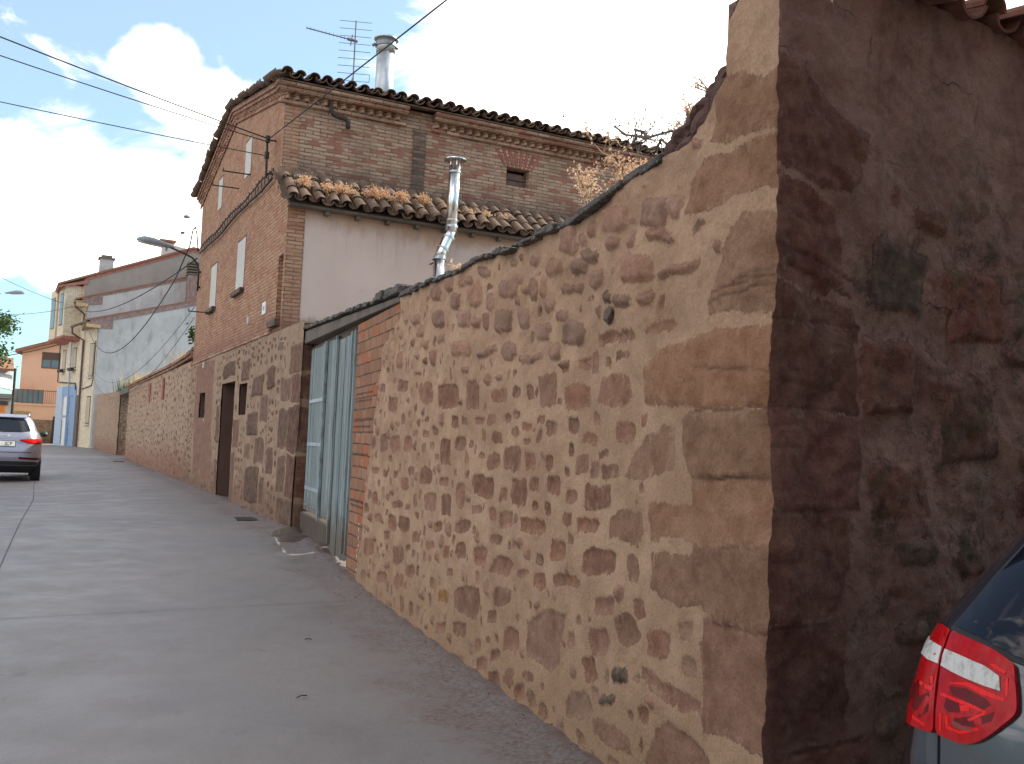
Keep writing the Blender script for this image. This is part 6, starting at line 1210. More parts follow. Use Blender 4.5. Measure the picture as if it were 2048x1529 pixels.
# salmon house closing the view
SAL = Fr((-40.6, 78.4), d=(.954, .30), o=(.30, -.954))
hS = thing('salmon_house', SAL(3, -2, .4), 'salmon pink house with a sloping roof edge, a brown window and a railed terrace', 'house')
b = MB(); b.wall(SAL, [(0, 0), (7, 0), (7, 10.4), (0, 7.95)], -7, 0); b.build('wall', M['salmon'], hS)
b = MB(); b.wall(SAL, [(-.45, 7.75), (7, 10.36), (7, 10.6), (-.45, 8.02)], -7.2, .55); b.build('roof', M['tile_far'], hS)
b = MB(); b.box(SAL, 1.50, 2.95, -.02, .04, 6.6, 7.95); w = b.build('window', M['frame'], hS)
b = MB(); b.box(SAL, 1.58, 2.18, .04, .05, 6.68, 7.3); b.box(SAL, 2.26, 2.87, .04, .05, 6.68, 7.3); b.build('pane', M['glass_blue'], w)
b = MB(); b.box(SAL, 1.58, 2.87, .04, .055, 7.34, 7.87); b.build('roller_shutter', M['wood'], w)
b = MB(); b.box(SAL, -.3, 6.5, 0.02, 1.6, .1, 3.45); b.build('garage_block', M['salmon'], hS)
b = MB(); b.box(SAL, 1.4, 6.5, 1.6, 1.63, .2, 2.3); b.build('stone_dado', M['rubble_far'], hS)
b = MB(); b.box(SAL, -.2, 1.2, 1.6, 1.66, .3, 2.9); b.build('garage_door', M['eave_wood'], hS)
b = MB(); b.box(SAL, -.3, 6.5, 1.45, 1.75, 3.45, 3.58); b.build('terrace_slab', M['salmon'], hS)
b = MB()
for i in range(7): b.box(SAL, -.25 + i * .38, -.20 + i * .38, 1.6, 1.64, 3.58, 4.7)
b.box(SAL, -.25, 2.1, 1.6, 1.64, 4.65, 4.72); rl = b.build('terrace_screen', M['frame'], hS)
b = MB(); b.box(SAL, -.2, 2.05, 1.61, 1.62, 3.6, 4.64); b.build('screen_pane', M['glass_blue'], rl)
b = MB()
for i in range(28): b.box(SAL, 2.2 + i * .15, 2.22 + i * .15, 1.6, 1.62, 3.58, 4.65)
b.box(SAL, 2.15, 6.4, 1.59, 1.63, 4.62, 4.68); b.build('terrace_railing', M['frame'], hS)
t = thing('utility_post', SAL(3.0, 1.9, .4), 'dark stub post standing before the stone dado of the salmon house', 'post')
b = MB(); b.tube([SAL(3.0, 1.9, .2), SAL(3.05, 1.9, 2.6)], [.16, .11], 8); b.build('post', M['iron'], t)

# white terraced house at the far left
LEFT = Fr((-37.6, 71.5), d=(-.86, -.51), o=(.51, -.86))
hL = thing('terrace_house', LEFT(4, -2, .4), 'low cream house with a tiled porch roof, white awning and orange door', 'house')
b = MB(); b.box(LEFT, .0, 8, -6, 0, 0, 3.7); b.build('wall', M['cream_wall'], hL)
b = MB(); b.box(LEFT, -.2, 8, -6, .5, 3.72, 4.05); b.build('terrace_slab', M['grey_wall'], hL)
b = MB(); b.box(LEFT, .9, 8, -6, -2.0, 4.05, 6.0); b.build('upper_wall', M['salmon'], hL)
b = MB(); b.wall(LEFT.perp(0), [(-.9, 5.75), (1.6, 6.75), (1.6, 6.9), (-.9, 5.92)], -8, .0); b.build('porch_roof', M['tile_far'], hL)
b = MB(); b.add([LEFT(.1, .1, 5.85), LEFT(2.2, .1, 5.85), LEFT(1.1, .9, 4.5), LEFT(.0, .9, 4.3), LEFT(.1, .12, 5.9), LEFT(2.2, .12, 5.9), LEFT(1.1, .94, 4.55), LEFT(.0, .94, 4.35)], [(0, 1, 2, 3), (4, 7, 6, 5), (0, 4, 5, 1), (1, 5, 6, 2), (2, 6, 7, 3), (3, 7, 4, 0)]); b.build('white_awning', M['white'], hL)
b = MB(); b.box(LEFT, .35, 2.0, 0, .05, .4, 3.2); d = b.build('garage_door', M['orange'], hL)
b = MB()
for z in (1.3, 2.2): b.box(LEFT, .4, 1.95, .05, .06, z, z + .05)
b.box(LEFT, 1.15, 1.19, .05, .062, .4, 3.2); b.build('door_groove', M['wood'], d)
b = MB(); b.box(LEFT, .2, 2.1, 0, .1, 3.22, 3.5); b.build('door_lintel', M['frame'], hL)
b = MB(); b.tube([LEFT(-.1, .45, .3), LEFT(-.1, .45, 6.0)], .09, 8); b.tube([LEFT(1.9, .3, 4.0), LEFT(1.9, .3, 5.9)], .07, 6); b.build('porch_post', M['iron'], hL)
b = MB(); r = random.Random(4)
for i in range(260):
    c = Vector(LEFT(1.5 + r.random() * 2, .3, 4.1 + r.random() * .5)); u = Vector((r.uniform(-1, 1), r.uniform(-1, 1), r.uniform(-1, 1))).normalized(); w = u.orthogonal(); b.add([c - u * .07, c + w * .05, c + u * .07, c - w * .05], [(0, 1, 2, 3)])
tag(b.build('potted_greenery', M['leaf'], recalc=False), 'dark potted greenery on the terrace under the porch roof', 'plants')

# tree leaning in from the left
def tree(base, h, cr, label, seed):
    r = random.Random(seed); t = thing('street_tree', base, label, 'tree'); B = Vector(base); b = MB()
    b.tube([B - Vector((0, 0, .3)), B + Vector((.05, 0, h * .35)), B + Vector((0, .05, h * .7))], [.16, .12, .08], 8)
    cc = B + Vector((0, 0, h * .80)); tips = []
    for i in range(16):
        a = r.random() * 6.28; e = cc + Vector((math.cos(a) * cr * r.uniform(.4, .85), math.sin(a) * cr * r.uniform(.4, .85), r.uniform(-.5, .6) * cr)); tips.append(e)
        b.tube([B + Vector((0, 0, h * r.uniform(.5, .7))), cc.lerp(e, .5) - Vector((0, 0, .15)), e], [.05, .03, .012], 5)
    b.build('trunk', M['bark'], t); b = MB()
    for i in range(5200):
        e = r.choice(tips); c = e + Vector((r.gauss(0, .30), r.gauss(0, .30), r.gauss(0, .26)))
        u = Vector((r.uniform(-1, 1), r.uniform(-1, 1), r.uniform(-.7, .5))).normalized(); w = u.orthogonal().normalized(); s = r.uniform(.06, .12)
        b.add([c - u * s, c + w * s * .5, c + u * s, c - w * s * .5], [(0, 1, 2, 3)])
    b.build('crown', M['leaf'], t, recalc=False); return t
tree((-25.5, 45, .35), 6.6, 1.55, 'leafy green street tree beside the slim lamp, only half in view', 5)
# ------------------------------------------------------------------ cars, each in its own space: x right, y forward, z up, rear end at y = 0
class Shell:
    def __init__(self, lv): self.lv = np.array(lv, float)
    def par(self, z): return [float(np.interp(z, self.lv[:, 0], self.lv[:, i])) for i in range(1, 5)]
    def ring(self, z, k=72):
        w, a, c, n = self.par(z); l = (c - a) / 2; out = []
        for i in range(k):
            t = 2 * math.pi * (i + .5) / k; x, y = math.cos(t), math.sin(t)
            out.append((w * math.copysign(abs(x) ** (2 / n), x), a + l + l * math.copysign(abs(y) ** (2 / n), y), z))
        return out
    def rear(self, x, z):
        w, a, c, n = self.par(z); l = (c - a) / 2; q = min(abs(x / w), .9999)
        return a + l - l * (1 - q ** n) ** (1 / n)
    def side(self, y, z):
        w, a, c, n = self.par(z); l = (c - a) / 2; q = min(abs((y - a - l) / l), .9999)
        return w * (1 - q ** n) ** (1 / n)
    def body(self, name, mat, parent, z0, z1, step=.03):
        zs = list(np.arange(z0, z1, step)) + [z1]; v = []; f = []; k = 72
        for z in zs: v += self.ring(z)
        for i in range(len(zs) - 1):
            for j in range(k): f.append((i * k + j, i * k + (j + 1) % k, (i + 1) * k + (j + 1) % k, (i + 1) * k + j))
        f += [tuple(range(k))[::-1], tuple(range((len(zs) - 1) * k, len(zs) * k))]
        b = MB(); b.add(v, f); return b.build(name, mat, parent, smooth=True, local=True)
    def patch(self, name, poly, off, mat, parent, mirror=False, side=False, cuts=4, thick=.006, rnd=0):
        """a panel lying on the rear (or flank) of the shell, off metres proud of it"""
        b = MB(); res = None
        for q in range(rnd):                   # round the corners of the outline
            poly = [p for a, c in zip(poly, poly[1:] + poly[:1]) for p in ((a[0] * .78 + c[0] * .22, a[1] * .78 + c[1] * .22), (a[0] * .22 + c[0] * .78, a[1] * .22 + c[1] * .78))]
        for sg in ((1, -1) if mirror else (1,)):
            b = MB() if mirror else b
            bm = bmesh.new(); vs = [bm.verts.new((p[0] * (1 if side else sg), p[1], 0)) for p in poly]; fc = bm.faces.new(vs)
            bmesh.ops.triangulate(bm, faces=[fc], quad_method='BEAUTY', ngon_method='BEAUTY')
            for q in range(cuts):
                lng = [e for e in bm.edges if e.calc_length() > .06]
                if not lng: break
                bmesh.ops.subdivide_edges(bm, edges=lng, cuts=1, use_grid_fill=False); bmesh.ops.triangulate(bm, faces=bm.faces)
            bnd = [e for e in bm.edges if e.is_boundary]
            idx = {x: i for i, x in enumerate(bm.verts)}; n = len(idx); V = []
            for o in (off, off - thick - .02):
                for x in bm.verts:
                    if side: V.append((sg * (self.side(x.co.x, x.co.y) + o), x.co.x, x.co.y))
                    else:
                        e = .004; gx = (self.rear(x.co.x + e, x.co.y) - self.rear(x.co.x - e, x.co.y)) / (2 * e)
                        gz_ = (self.rear(x.co.x, x.co.y + e) - self.rear(x.co.x, x.co.y - e)) / (2 * e)
                        nn = Vector((max(-6, min(6, gx)), -1, max(-3, min(3, gz_)))).normalized()
                        p = Vector((x.co.x, self.rear(x.co.x, x.co.y), x.co.y)) + nn * o; V.append(tuple(p))
            F = [tuple(idx[x] for x in q.verts) for q in bm.faces] + [tuple(idx[x] + n for x in reversed(q.verts)) for q in bm.faces]
            for e in bnd: a, c = idx[e.verts[0]], idx[e.verts[1]]; F.append((a, c, c + n, a + n))
            b.add(V, F); bm.free()
            par = parent[0 if sg > 0 else -1] if isinstance(parent, list) else parent
            o = b.build(name, mat, par, smooth='angle', local=True)
            if mirror: res = (res or []) + [o]
        return res if mirror else o
def wheel(parent, x, y, r=.34, w=.23):
    b = MB(); P = [(r * .55, -w / 2), (r * .92, -w / 2), (r, -w / 2 + .03), (r, w / 2 - .03), (r * .92, w / 2), (r * .55, w / 2)]; v = []; f = []; n = 28
    for rr, q in P:
        for j in range(n): t = 2 * math.pi * j / n; v.append((x + q, y + rr * math.cos(t), r + rr * math.sin(t)))
    for i in range(len(P)):
        for j in range(n): k = (i + 1) % len(P); f.append((i * n + j, i * n + (j + 1) % n, k * n + (j + 1) % n, k * n + j))
    b.add(v, f); o = b.build('wheel', M['rubber'], parent, smooth=True, local=True)
    b = MB(); v = []
    for q in (-w * .42, w * .42): v += [(x + q, y + r * .56 * math.cos(2 * math.pi * j / n), r + r * .56 * math.sin(2 * math.pi * j / n)) for j in range(n)]
    b.add(v, [tuple(range(n))[::-1], tuple(range(n, 2 * n))] + [(j, (j + 1) % n, n + (j + 1) % n, n + j) for j in range(n)]); b.build('rim', M['galv'], o, local=True)

# --- silver car driving away
Y0 = 23.4; cx0 = -12.42
suv = thing('parked_car', (cx0, Y0, float(gz(cx0, Y0)) - .02), 'silver car seen from behind, standing in the street', 'car', rz=R(27.5))
S = Shell([(.24, .78, .30, 4.05, 6), (.42, .88, .06, 4.3, 6), (.60, .915, .0, 4.37, 6), (.78, .92, .02, 4.38, 6), (.95, .915, .07, 4.2, 6), (1.08, .89, .10, 4.0, 6), (1.16, .85, .14, 3.75, 6), (1.22, .80, .18, 3.3, 6),
           (1.35, .74, .27, 3.0, 6), (1.48, .67, .36, 2.7, 6), (1.56, .60, .42, 2.45, 6), (1.605, .48, .52, 2.2, 6), (1.62, .2, .8, 2.0, 5)])
S.body('body', M['silver'], suv, .42, 1.62)
S.body('undertray', M['plastic'], suv, .24, .415)
S.patch('rear_window', [(-.60, 1.235), (-.55, 1.36), (-.47, 1.50), (0, 1.535), (.47, 1.50), (.55, 1.36), (.60, 1.235), (.4, 1.205), (0, 1.20), (-.4, 1.205)], .008, M['glass'], suv)
S.patch('tail_lamp', [(.36, 1.03), (.40, .985), (.62, .945), (.86, .925), (.895, 1.0), (.875, 1.06), (.60, 1.045)], .014, M['redlens'], suv, mirror=True)
S.patch('lamp_inset', [(.44, 1.01), (.62, .975), (.80, .955), (.82, 1.03), (.6, 1.025)], .019, M['redbright'], suv, mirror=True)  # brighter red field inside the lens
S.patch('reflector', [(.36, .625), (.88, .60), (.88, .555), (.38, .575)], .010, M['reddeep'], suv, mirror=True)
S.patch('lower_valance', [(-.86, .50), (-.55, .52), (.55, .52), (.86, .50), (.80, .43), (-.80, .43)], .010, M['plastic'], suv)
pl = S.patch('number_plate', [(-.27, .87), (.27, .87), (.27, .985), (-.27, .985)], .012, M['plate'], suv)
S.patch('plate_frame', [(-.285, .858), (.285, .858), (.285, .997), (-.285, .997)], .008, M['plastic'], suv)
def lettering(txt, size, loc, mat, parent, name):
    c = bpy.data.curves.new(name, 'FONT'); c.body = txt; c.size = size; c.extrude = .001; c.align_x = 'LEFT'
    c.materials.append(mat); q = bpy.data.objects.new(name, c); COL.objects.link(q); bpy.context.view_layer.update()
    me = bpy.data.meshes.new_from_object(q.evaluated_get(bpy.context.evaluated_depsgraph_get())); bpy.data.objects.remove(q)
    o = bpy.data.objects.new(name, me); COL.objects.link(o); o.parent = parent; o.location = loc; o.rotation_euler = (R(90) - .25, 0, 0); return o
lettering('JCP', .115, (.035, S.rear(0, .88) - .022, .892), M['ink'], pl, 'plate_letters')
b = MB()
for k in range(4):
    c = -.09 + k * .06; v = []
    b.tube([(c + .037 * math.cos(t), S.rear(0, 1.10) - .012, 1.10 + .037 * math.sin(t)) for t in np.linspace(0, 6.283, 21)], .006, 6)
b.build('ring_emblem', M['chrome'], suv, smooth=True, local=True)
S.patch('lid_seam', [(-.84, .735), (.84, .735), (.84, .722), (-.84, .722)], .004, M['plastic'], suv)
b = MB()
for sg in (-1, 1):
    b = MB(); b.tube([(sg * .82, 2.75, 1.10), (sg * .93, 2.72, 1.14)], .03, 6); lump(b, (sg * .985, 2.70, 1.17), .105, .06, .065, 3)
    b.build('wing_mirror', M['plastic'], suv, smooth=True, local=True)
b = MB()
for sg in (-1, 1):
    b = MB(); b.tube([(sg * .55, .75, 1.60), (sg * .56, .9, 1.655), (sg * .56, 2.0, 1.66), (sg * .53, 2.2, 1.60)], .018, 6); b.build('roof_rail', M['galv'], suv, smooth=True, local=True)
b = MB(); b.hexa([(-.5, .34, 1.545), (.5, .34, 1.545), (.5, .6, 1.60), (-.5, .6, 1.60), (-.5, .35, 1.57), (.5, .35, 1.57), (.5, .6, 1.63), (-.5, .6, 1.63)]); b.build('spoiler', M['silver'], suv, local=True, bevel=.01)
b = MB(); b.tube([(0, S.rear(0, 1.23) - .015, 1.225), (.34, S.rear(.34, 1.26) - .02, 1.25)], .010, 5); b.build('wiper', M['plastic'], suv, local=True)
S.patch('side_window', [(1.0, 1.20), (1.0, 1.42), (1.3, 1.50), (2.5, 1.50), (2.95, 1.22)], .006, M['glass'], suv, mirror=True, side=True)
for x in (-.79, .79):
    for y in (.82, 3.42): wheel(suv, x, y)
suv.scale = (.97, 1, 1.05)

# --- dark car cut off by the right edge
mpv = thing('parked_car', (1.45, 2.0, 0), 'dark grey car beside the shaded wall, showing one big red tail lamp', 'car', rz=-R(58))
S = Shell([(.20, .84, .10, 4.1, 7), (.45, .895, .0, 4.3, 7), (.70, .905, .0, 4.33, 7), (.86, .895, .025, 4.3, 7), (.98, .872, .06, 4.2, 7), (1.08, .835, .11, 4.1, 7), (1.20, .765, .20, 3.6, 7), (1.40, .65, .37, 3.2, 7), (1.58, .52, .60, 2.9, 7), (1.62, .25, .9, 2.6, 6)])
S.body('body', M['darkpaint'], mpv, .40, 1.62, .02)
S.body('undertray', M['plastic'], mpv, .22, .395)
# the lamps: outer half on the wing, inner half on the tailgate
lampL = [(-.702, 1.055), (-.646, 1.053), (-.648, 1.035), (-.648, 1.005), (-.645, .966), (-.645, .936), (-.638, .886), (-.631, .841), (-.627, .796), (-.678, .792), (-.764, .780), (-.800, .782), (-.84, .80), (-.85, .86), (-.84, .923), (-.82, .97), (-.80, 1.013), (-.77, 1.04)]
lampR = [(-.638, 1.052), (-.553, 1.043), (-.491, 1.032), (-.441, 1.014), (-.433, 1.006), (-.420, .972), (-.409, .929), (-.406, .905), (-.419, .886), (-.451, .852), (-.485, .820), (-.510, .805), (-.540, .796), (-.579, .798), (-.619, .798), (-.625, .852), (-.630, .899), (-.635, .943), (-.639, 1.002), (-.640, 1.036)]
whR = [(-.637, 1.003), (-.586, 1.000), (-.505, .990), (-.462, .977), (-.453, .944), (-.495, .946), (-.553, .952), (-.598, .958), (-.635, .964), (-.637, .986)]
whL = [(-.81, 1.000), (-.756, 1.005), (-.687, 1.007), (-.651, 1.005), (-.647, .966), (-.695, .965), (-.75, .965), (-.825, .963)]
neg = lambda p: [(-x, z) for x, z in p]
for name, poly, o, mt in (('outer_tail_lamp', lampL, .012, 'redlens'), ('inner_tail_lamp', lampR, .012, 'redlens')):
    lp = S.patch(name, neg(poly), o, M[mt], mpv, mirror=True, cuts=6, rnd=2)
    if name[0] == 'o':
        S.patch('clear_band', neg(whL), .0150, M['clearlens'], lp, mirror=True, cuts=6)
        S.patch('dark_cell', neg([(-.80, .90), (-.714, .901), (-.700, .865), (-.663, .890), (-.657, .884), (-.654, .843), (-.683, .819), (-.725, .831), (-.79, .84)]), .0124, M['reddeep'], lp, mirror=True)
        S.patch('bright_edge', neg([(-.710, .905), (-.650, .905), (-.648, .897), (-.665, .895), (-.711, .897)]), .0128, M['redbright'], lp, mirror=True)
        S.patch('bright_edge', neg([(-.667, .929), (-.656, .930), (-.652, .914), (-.661, .913)]), .0128, M['redbright'], lp, mirror=True)
        S.patch('bright_edge', neg([(-.72, .815), (-.655, .812), (-.66, .803), (-.715, .806)]), .0128, M['redbright'], lp, mirror=True)
    else:
        S.patch('clear_band', neg(whR), .0150, M['clearlens'], lp, mirror=True, cuts=6)
        S.patch('dark_cell', neg([(-.596, .922), (-.548, .929), (-.490, .919), (-.471, .907), (-.490, .891), (-.529, .897), (-.584, .903)]), .0124, M['reddeep'], lp, mirror=True)
        S.patch('dark_cell', neg([(-.564, .853), (-.482, .879), (-.459, .894), (-.464, .870), (-.504, .848), (-.571, .832)]), .0124, M['reddeep'], lp, mirror=True)
        S.patch('dark_cell', neg([(-.600, .893), (-.560, .890), (-.550, .868), (-.585, .862), (-.600, .868)]), .0124, M['reddeep'], lp, mirror=True)
        for q in ([(-.621, .901), (-.526, .896), (-.481, .889), (-.481, .884), (-.494, .884), (-.527, .888), (-.617, .893)], [(-.483, .888), (-.481, .882), (-.521, .856), (-.527, .860)],
                  [(-.595, .932), (-.545, .944), (-.439, .929), (-.440, .922), (-.501, .925), (-.549, .935), (-.595, .928)], [(-.593, .855), (-.584, .853), (-.580, .828), (-.587, .822)],
                  [(-.585, .828), (-.546, .827), (-.496, .848), (-.492, .843), (-.543, .819), (-.585, .821)], [(-.612, .850), (-.604, .852), (-.600, .810), (-.607, .810)],
                  [(-.556, .884), (-.529, .891), (-.525, .878), (-.547, .873)], [(-.497, .998), (-.481, .999), (-.449, .989), (-.449, .983), (-.471, .987)], [(-.445, .976), (-.439, .978), (-.433, .939), (-.437, .932)]):
            S.patch('bright_edge', neg(q), .0128, M['redbright'], lp, mirror=True)
        S.patch('clear_lens', neg([(-.571, .846), (-.520, .842), (-.498, .836), (-.540, .831), (-.566, .832)]), .0127, M['glass_red'], lp, mirror=True)
win = [(-.636, 1.066), (-.575, 1.20), (-.485, 1.40), (-.40, 1.53), (0, 1.56), (.40, 1.53), (.485, 1.40), (.575, 1.20), (.636, 1.066), (.553, 1.056), (.44, 1.03), (.30, 1.012), (0, 1.0), (-.30, 1.012), (-.44, 1.03), (-.553, 1.056)]
S.patch('window_seal', [(x * 1.02, z + (-.012 if z < 1.1 else .012)) for x, z in win], .005, M['rubber'], mpv, cuts=6)
S.patch('rear_window', win, .009, M['glass_blue_dark'], mpv, cuts=6)
for sg in (1, -1): S.patch('tailgate_seam', [(sg * .622, .797), (sg * .618, .797), (sg * .585, .55), (sg * .59, .55)], .003, M['rubber'], mpv, cuts=5)
S.patch('bumper_seam', [(-.60, .56), (.60, .56), (.60, .55), (-.60, .55)], .003, M['rubber'], mpv, cuts=5)
S.patch('number_plate', [(-.26, .66), (.26, .66), (.26, .77), (-.26, .77)], .008, M['plate'], mpv)
S.patch('side_window', [(.9, 1.12), (1.05, 1.35), (1.4, 1.46), (2.5, 1.46), (3.0, 1.14)], .006, M['glass'], mpv, mirror=True, side=True)
for x in (-.78, .78):
    for y in (.80, 3.45): wheel(mpv, x, y, .32, .21)
# ------------------------------------------------------------------ street surface and ground
def seg_dist(X, Y, pts):
    D = np.full(X.shape, 99.0)
    for (ax, ay), (bx, by) in zip(pts[:-1], pts[1:]):
        ex, ey = bx - ax, by - ay; t = np.clip(((X - ax) * ex + (Y - ay) * ey) / (ex * ex + ey * ey), 0, 1)
        D = np.minimum(D, np.hypot(X - ax - t * ex, Y - ay - t * ey))
    return D
xs = np.concatenate([np.linspace(-70, -17, 30), np.arange(-16.8, 4, .16), np.linspace(4.2, 22, 40)])
ys = np.concatenate([np.linspace(-14, 1, 16), np.arange(1.2, 30, .16), np.arange(30.4, 62, .7), np.linspace(63, 140, 40)])
X, Y = np.meshgrid(xs, ys)
Z = gz(X, Y) + fbm(X * .7, Y * .7, 3, 4) * .012
foot = [ALLEY(6, 0, 0)[:2], CORNER, WALL(6.2, 0, 0)[:2], WALL(10.0, -.05, 0)[:2], HOUSE(0, 0, 0)[:2], HOUSE(30.5, 0, 0)[:2], HOUSE(54, 0, 0)[:2]]
dist = seg_dist(X, Y, foot)
Z = Z + .05 * np.exp(-(dist / .12) ** 2)
road = tag(grid('road', np.stack([X, Y, Z], -1), M['road'], None, {'edge': dist}), kind='structure')
b = MB(); b.plan([(-900, -900), (900, -900), (900, 1500), (-900, 1500)], -1.2, -.45)
tag(b.build('ground', M['ground']), kind='structure')
# saw-cut joints in the concrete: thin strips lying on it
b = MB()
def strip(pts, w):
    for (x0, y0), (x1, y1) in zip(pts[:-1], pts[1:]):
        n = max(1, int(math.hypot(x1 - x0, y1 - y0) / .3)); d = Vector((x1 - x0, y1 - y0)).normalized(); q = Vector((-d.y, d.x)) * w / 2
        for i in range(n):
            a = Vector((x0, y0)).lerp(Vector((x1, y1)), i / n); c = Vector((x0, y0)).lerp(Vector((x1, y1)), (i + 1) / n)
            v = []
            for p, s_ in ((a, 1), (c, 1), (c, -1), (a, -1)):
                x, y = p.x + q.x * s_, p.y + q.y * s_; v.append((x, y, float(gz(x, y)) + float(fbm(np.array(x * .7), np.array(y * .7), 3, 4)) * .012 + .005))
            b.add(v, [(3, 2, 1, 0)])
strip([(-4.2, 7.9), (-5.3, 10.1), (-7.2, 14.2), (-9.2, 18.6), (-11.2, 22.6), (-14.5, 29.5), (-20, 41)], .011)
strip([(-6.5, 6.35), (-3.94, 7.58), (-1.9, 8.85), (-1.1, 9.3)], .007)
strip([(-11.5, 17.6), (-9.0, 18.3), (-6.6, 20.2)], .012)
strip([(-14.5, 24.4), (-11.6, 26.2), (-9.4, 27.2)], .012)
tag(b.build('road_joints', M['joint'], recalc=False), kind='structure')
def slab(name, x, y, w, d, rz, label, cat, mat, h=.012):
    t = MB(); z = float(gz(x, y)); c, s = math.cos(rz), math.sin(rz)
    P = [(x + u * c - v * s, y + u * s + v * c) for u, v in ((-w / 2, -d / 2), (w / 2, -d / 2), (w / 2, d / 2), (-w / 2, d / 2))]
    t.plan(P, z - .02, z + h); return tag(t.build(name, M[mat], bevel=.003), label, cat)
slab('drain_cover', -4.33, 15.95, .62, .34, R(110), 'small dark iron drain cover in the street near the brick house', 'drain cover', 'iron')
slab('drain_cover', -15.6, 38.2, .7, .4, R(110), 'far dark drain cover beside the long boundary wall', 'drain cover', 'iron')
r = random.Random(7); b = MB()
for i in range(70):
    s = r.uniform(-1.2, 10); o = abs(r.gauss(0, .22)) + .02; p = WALL(s, o, 0); q = r.uniform(.003, .008); z = float(gz(p[0], p[1])) + .01 + .05 * math.exp(-(o / .12) ** 2)
    lump(b, (p[0], p[1], z), q, q, q * .7, i % 17)
tag(b.build('grit', M['dirt']), 'scattered red grit along the foot of the walls', 'grit', kind='stuff')
for i, (x, y, a, l) in enumerate(((-1.15, 5.65, .9, .075), (-2.6, 5.15, .2, .08), (-1.45, 7.25, .3, .05), (-.62, 5.4, .1, .04))):
    b = MB(); z = float(gz(x, y)) + .012; b.tube([(x - math.cos(a) * l / 2, y - math.sin(a) * l / 2, z), (x, y, z + .006), (x + math.cos(a) * l / 2, y + math.sin(a) * l / 2, z)], .004, 5)
    if i in (1, 3): continue
    tag(b.build('twig', M['wood']), ('dark longer twig out on the concrete near the wall foot', 'thin twig farthest from the wall on the bare street', 'short twig in the middle of the street below the joint', 'tiny curled twig nearest the wall foot')[i], 'twig')
b = MB()
for i in range(4):
    p = WALL(9.9 - i * .30, .10 + .05 * (i % 2), 0); lump(b, (p[0], p[1], float(gz(p[0], p[1])) - .03), .26, .22, .13 - .02 * i, i)
tag(b.build('worn_kerb', M['step'], smooth=True), 'low worn lump of concrete between the gate and the brick house', 'kerb')

# unseen house added behind and right of the viewer to keep the alley dark
OPP = Fr((3.4, -1.0), d=(math.sin(_c), math.cos(_c)), o=(-math.cos(_c), math.sin(_c)))
t = thing('added_alley_house', OPP(5, -3, 0), 'tall plain rendered house added out of view across the alley to shade it', 'house')
b = MB(); b.box(OPP, -7.5, 14, -8, 0, -.3, 7.2); b.build('wall', M['rubble_plain'], t)
b = MB(); tiles(b, OPP(-7.8, .3, 7.2), (OPP.d[0], OPP.d[1], 0), (-OPP.o[0] * .96, -OPP.o[1] * .96, .28), 22, 1.0, w=.25, seed=77, r0=.1); b.build('tile_roof', M['tile'], t)
for s in (-4, 0, 4, 8):
    b = MB(); b.box(OPP, s, s + 1, -.02, .03, 3.6, 5.2); w = b.build('window', M['frame'], t)

# ------------------------------------------------------------------ light
AZ, EL = R(61.5), R(36.5)
sd_ = Vector((math.sin(AZ) * math.cos(EL), math.cos(AZ) * math.cos(EL), math.sin(EL)))
L = bpy.data.lights.new('sun', 'SUN'); L.energy = 4.5; L.angle = R(.53); L.color = (1.0, .93, .82)
so = bpy.data.objects.new('sun', L); COL.objects.link(so); so.location = (20, 10, 30)
so.rotation_euler = sd_.to_track_quat('Z', 'Y').to_euler()
W = bpy.data.worlds.new('World'); scene.world = W; W.use_nodes = True
nt = W.node_tree; bg = nt.nodes['Background']
sky = nt.nodes.new('ShaderNodeTexSky'); sky.sky_type = 'NISHITA'; sky.sun_disc = False
sky.sun_elevation = EL; sky.sun_rotation = AZ; sky.altitude = 500; sky.air_density = 1.0; sky.dust_density = 2.2; sky.ozone_density = 1.6
def wn(t, **k):
    x = nt.nodes.new('ShaderNode' + t)
    for a, v in k.items(): setattr(x, a, v)
    return x
tc = wn('TexCoord'); gen = tc.outputs['Generated']
mp = wn('Mapping'); nt.links.new(gen, mp.inputs[0]); mp.inputs['Scale'].default_value = (1, 1, 1.7)
nz = wn('TexNoise'); nt.links.new(mp.outputs[0], nz.inputs['Vector']); nz.inputs['Scale'].default_value = 8; nz.inputs['Detail'].default_value = 10; nz.inputs['Roughness'].default_value = .6; nz.inputs['Distortion'].default_value = .5
def lobe(v, a, b_):
    """1 inside a cone about direction v, falling to 0"""
    d = wn('VectorMath', operation='DOT_PRODUCT'); nt.links.new(gen, d.inputs[0]); d.inputs[1].default_value = Vector(v).normalized()
    m = wn('MapRange', interpolation_type='SMOOTHSTEP'); nt.links.new(d.outputs['Value'], m.inputs[0]); m.inputs[1].default_value = math.cos(R(b_)); m.inputs[2].default_value = math.cos(R(a)); return m.outputs[0]
def wm(op, a, b_):
    x = wn('Math', operation=op)
    for i, q in enumerate((a, b_)):
        if isinstance(q, bpy.types.NodeSocket): nt.links.new(q, x.inputs[i])
        else: x.inputs[i].default_value = q
    return x.outputs[0]
cov = None
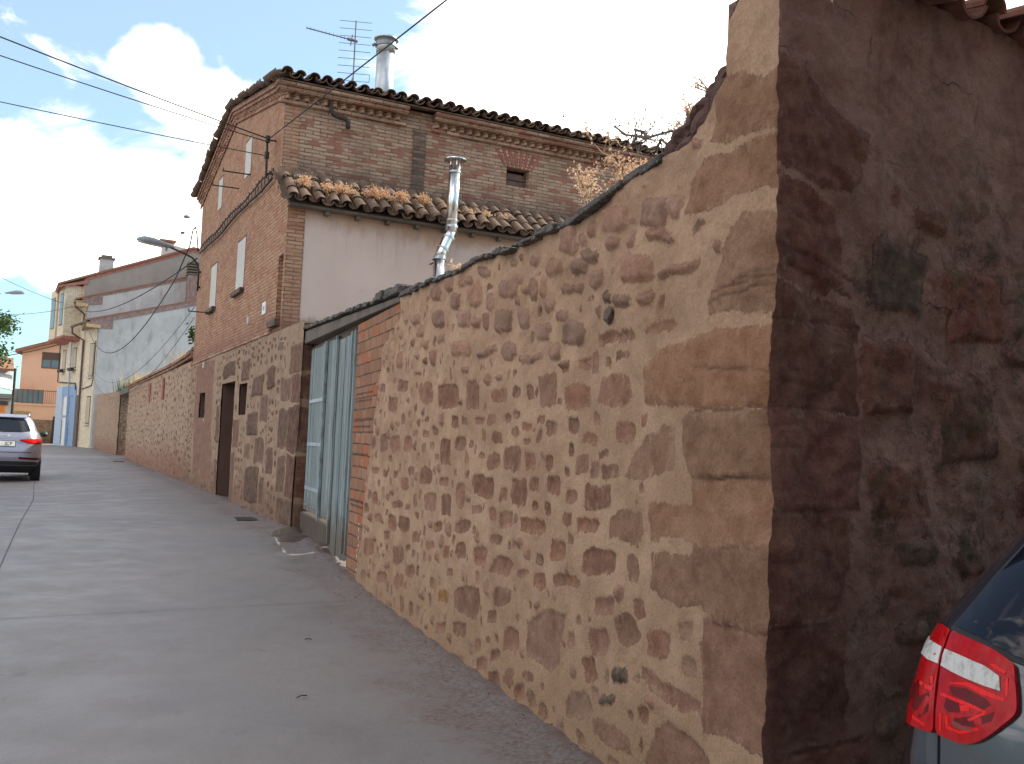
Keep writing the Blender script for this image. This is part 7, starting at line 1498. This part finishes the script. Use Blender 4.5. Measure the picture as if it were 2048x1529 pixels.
for v, a, b_, s_ in CLOUDS:
    q = wm('MULTIPLY', lobe(v, a, b_), s_); cov = q if cov is None else wm('MAXIMUM', cov, q)
dens = wm('ADD', wm('MULTIPLY', nz.outputs['Fac'], 1.25), wm('MULTIPLY', cov, .36))
cm = wn('MapRange', interpolation_type='SMOOTHSTEP'); nt.links.new(dens, cm.inputs[0]); cm.inputs[1].default_value = .74; cm.inputs[2].default_value = 1.08
cov2 = wn('MapRange'); nt.links.new(cm.outputs[0], cov2.inputs[0]); cov2.inputs[3].default_value = VEIL
mx = wn('Mix', data_type='RGBA'); nt.links.new(cov2.outputs[0], mx.inputs[0]); tint = wn('Mix', data_type='RGBA', blend_type='MULTIPLY'); tint.inputs[0].default_value = 1; nt.links.new(sky.outputs[0], tint.inputs[6]); tint.inputs[7].default_value = (.60, 1.02, 1.10, 1); nt.links.new(tint.outputs[2], mx.inputs[6]); mx.inputs[7].default_value = (16.5, 15.2, 14.2, 1)
nt.links.new(mx.outputs[2], bg.inputs['Color']); bg.inputs['Strength'].default_value = SKY

# ------------------------------------------------------------------ camera
cam = bpy.data.cameras.new('camera'); co = bpy.data.objects.new('camera', cam); COL.objects.link(co)
cam.sensor_width = 36; cam.lens = 1900 / 2048 * 36; cam.clip_end = 3000; cam.clip_start = .05
P_, R_ = R(4.0), R(2.3)
d = Vector((0, math.cos(P_), math.sin(P_))); u0 = Vector((0, -math.sin(P_), math.cos(P_))); r0 = Vector((1, 0, 0))
rr = math.cos(R_) * r0 + math.sin(R_) * u0; uu = -math.sin(R_) * r0 + math.cos(R_) * u0
from mathutils import Matrix
co.matrix_world = Matrix(((rr.x, uu.x, -d.x, 0), (rr.y, uu.y, -d.y, 0), (rr.z, uu.z, -d.z, 1.5), (0, 0, 0, 1)))
scene.camera = co
scene.render.resolution_x, scene.render.resolution_y = 1024, 764
vs = scene.view_settings; vs.view_transform = 'Standard'; vs.look = 'None'; vs.exposure = EXPO; vs.gamma = 1
scene.cycles.max_bounces = 8
